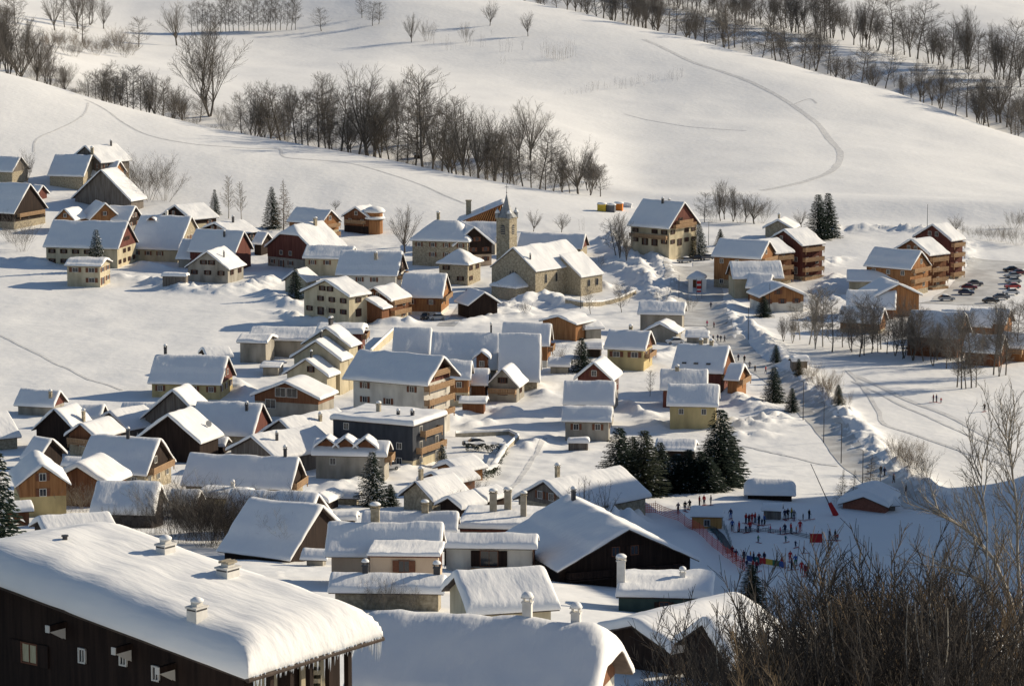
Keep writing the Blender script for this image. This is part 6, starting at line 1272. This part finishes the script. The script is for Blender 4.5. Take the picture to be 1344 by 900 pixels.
def wall_run(pts, label, h, w_, m, name='retaining_wall'):
    P = [Vector(hit(*p, 250)) for p in pts]; root = empty(name, P[0]); tag(root, label, 'wall'); mb = MB(); sn = MB(); b = P[0]; run = []
    for i in range(len(P) - 1):
        n = max(2, int((P[i + 1] - P[i]).length / 1.5))
        for j in range(n): run.append(P[i].lerp(P[i + 1], j / n) - b)
    run.append(P[-1] - b)
    for A, z0, z1, ww in ((mb, -1.5, h, w_), (sn, h + .002, h + .4, w_ * 1.15)):
        for i, p in enumerate(run):
            d = run[min(i + 1, len(run) - 1)] - run[max(0, i - 1)]; nn = Vector((-d.y, d.x, 0)).normalized() * ww / 2; s = .7 if A is sn else 1
            for q in (p - nn + Vector((0, 0, z0)), p - nn * s + Vector((0, 0, z1)), p + nn * s + Vector((0, 0, z1)), p + nn + Vector((0, 0, z0))): A.vert(q)
        for i in range(len(run) - 1):
            for j in range(3): A.face((4 * i + j, 4 * i + j + 1, 4 * i + j + 5, 4 * i + j + 4))
        A.face((0, 1, 2, 3)); A.face([4 * (len(run) - 1) + q for q in (3, 2, 1, 0)])
    mb.build('wall', M[m], root); sn.build('snow_cap', M['snow'], root, True)
wall_run([(742, 398), (765, 402), (790, 401), (815, 395), (834, 386)], 'curved stone wall round the church terrace', 1.0, .5, 'stone')
wall_run([(598, 573), (668, 570), (680, 576), (655, 600)], 'low snow-topped wall framing the garden pool', .7, .4, 'concrete', 'garden_wall')
wall_run([(487, 470), (516, 442)], 'pale ramp wall beside the left row house', 1.8, .4, 'cream', 'ramp_wall')
def hedge(px0, py0, px1, py1, label, h=1.4, w_=1.2, n=900):
    a, b = Vector(hit(px0, py0, 250)), Vector(hit(px1, py1, 250)); root = empty('hedge', a); tag(root, label, 'hedge'); rr = random.Random(px0); mb = MB(); d = b - a; nn = Vector((-d.y, d.x, 0)).normalized()
    for i in range(n):
        t = rr.random(); q = d * t + nn * rr.uniform(-.5, .5) * w_; z = h * rr.random() ** .7 * (.85 + .2 * math.sin(t * 19)); s = .16
        e = [Vector((rr.uniform(-s, s), rr.uniform(-s, s), rr.uniform(-s, s))) for _ in range(3)]; mb.poly([q + Vector((0, 0, z)) + k_ for k_ in e])
    mb.build('leaves', M['hedge'], root)
    sn = MB(); m_ = 12
    for i in range(m_ + 1):
        for j in range(5): t = i / m_; q = d * t + nn * (j / 4 - .5) * w_ * .95; sn.vert(q + Vector((0, 0, h * .95 + .28 * math.sin(math.pi * j / 4) + .1 * math.sin(t * 17 + j))))
    for i in range(m_):
        for j in range(4): sn.face((i * 5 + j, i * 5 + j + 1, i * 5 + j + 6, i * 5 + j + 5))
    sn.build('snow_cap', M['snow'], root, True)
hedge(611, 592, 664, 592, 'clipped dark hedge in front of the garden pool', 1.6, 1.4, 1500); hedge(664, 594, 646, 622, 'dark hedge running down from the garden pool', 1.5, 1.3); hedge(634, 630, 652, 622, 'snow-capped hedge at the lower garden corner', 1.8, 1.8)
x, y, z = hit(759, 590, 250); root = empty('woodpile', (x, y, z), R(-4)); tag(root, 'square woodpile under snow in front of the double-roofed grey house', 'woodpile'); mb = MB(); mb.box((0, 0, .6), (3.6, 1.6, 1.8))
for i in range(9):
    for j in range(4): mb.tube([(-1.6 + i * .4, -.88, .1 + j * .4), (-1.6 + i * .4, -.7, .1 + j * .4)], [.17, .17], 6)
mb.build('logs', M['wood_grey'], root); fz = dict(L=4.0, W=2.0, he=1.5, th=0, flat=True, T=.8); link('snow_cap', snow_mesh(fz, (None, None), 77), root)
SUN_AZ, SUN_EL, SKY, EXPO = 25, 22, .085, .12
# ------------------------------------------------------------------ camera, light
cam = bpy.data.cameras.new('camera'); cam.sensor_width = 36; cam.lens = F * 36 / 1344; cam.clip_start = 1; cam.clip_end = 6000
co = bpy.data.objects.new('camera', cam); col.objects.link(co); co.location = (0, 0, 0); co.rotation_euler = (math.pi / 2 - D0, 0, 0); scene.camera = co
AZ, EL = R(SUN_AZ), R(SUN_EL)
sd_ = Vector((math.cos(EL) * math.cos(AZ), math.cos(EL) * math.sin(AZ), math.sin(EL)))
sl = bpy.data.lights.new('sun', 'SUN'); sl.energy = 5.0; sl.angle = R(.53); sl.color = (1, .865, .66)
so = bpy.data.objects.new('sun', sl); col.objects.link(so); so.rotation_euler = (-sd_).to_track_quat('-Z', 'Y').to_euler()
w = bpy.data.worlds.new('World'); scene.world = w; w.use_nodes = True; nt = w.node_tree
bg = nt.nodes['Background']; sk = nt.nodes.new('ShaderNodeTexSky'); sk.sky_type = 'NISHITA'; sk.sun_disc = False; sk.sun_elevation = EL; sk.sun_rotation = math.pi / 2 - AZ; sk.altitude = 1500
sk.air_density = 1.0; sk.dust_density = 1.2; sk.ozone_density = 1.0
nt.links.new(sk.outputs[0], bg.inputs[0]); bg.inputs[1].default_value = SKY
scene.view_settings.view_transform = 'Standard'; scene.view_settings.look = 'None'; scene.view_settings.exposure = EXPO; scene.view_settings.gamma = 1
scene.view_settings.use_curve_mapping = False
scene.cycles.max_bounces = 5; scene.cycles.diffuse_bounces = 3; scene.cycles.transparent_max_bounces = 8
scene.cycles.use_denoising = True
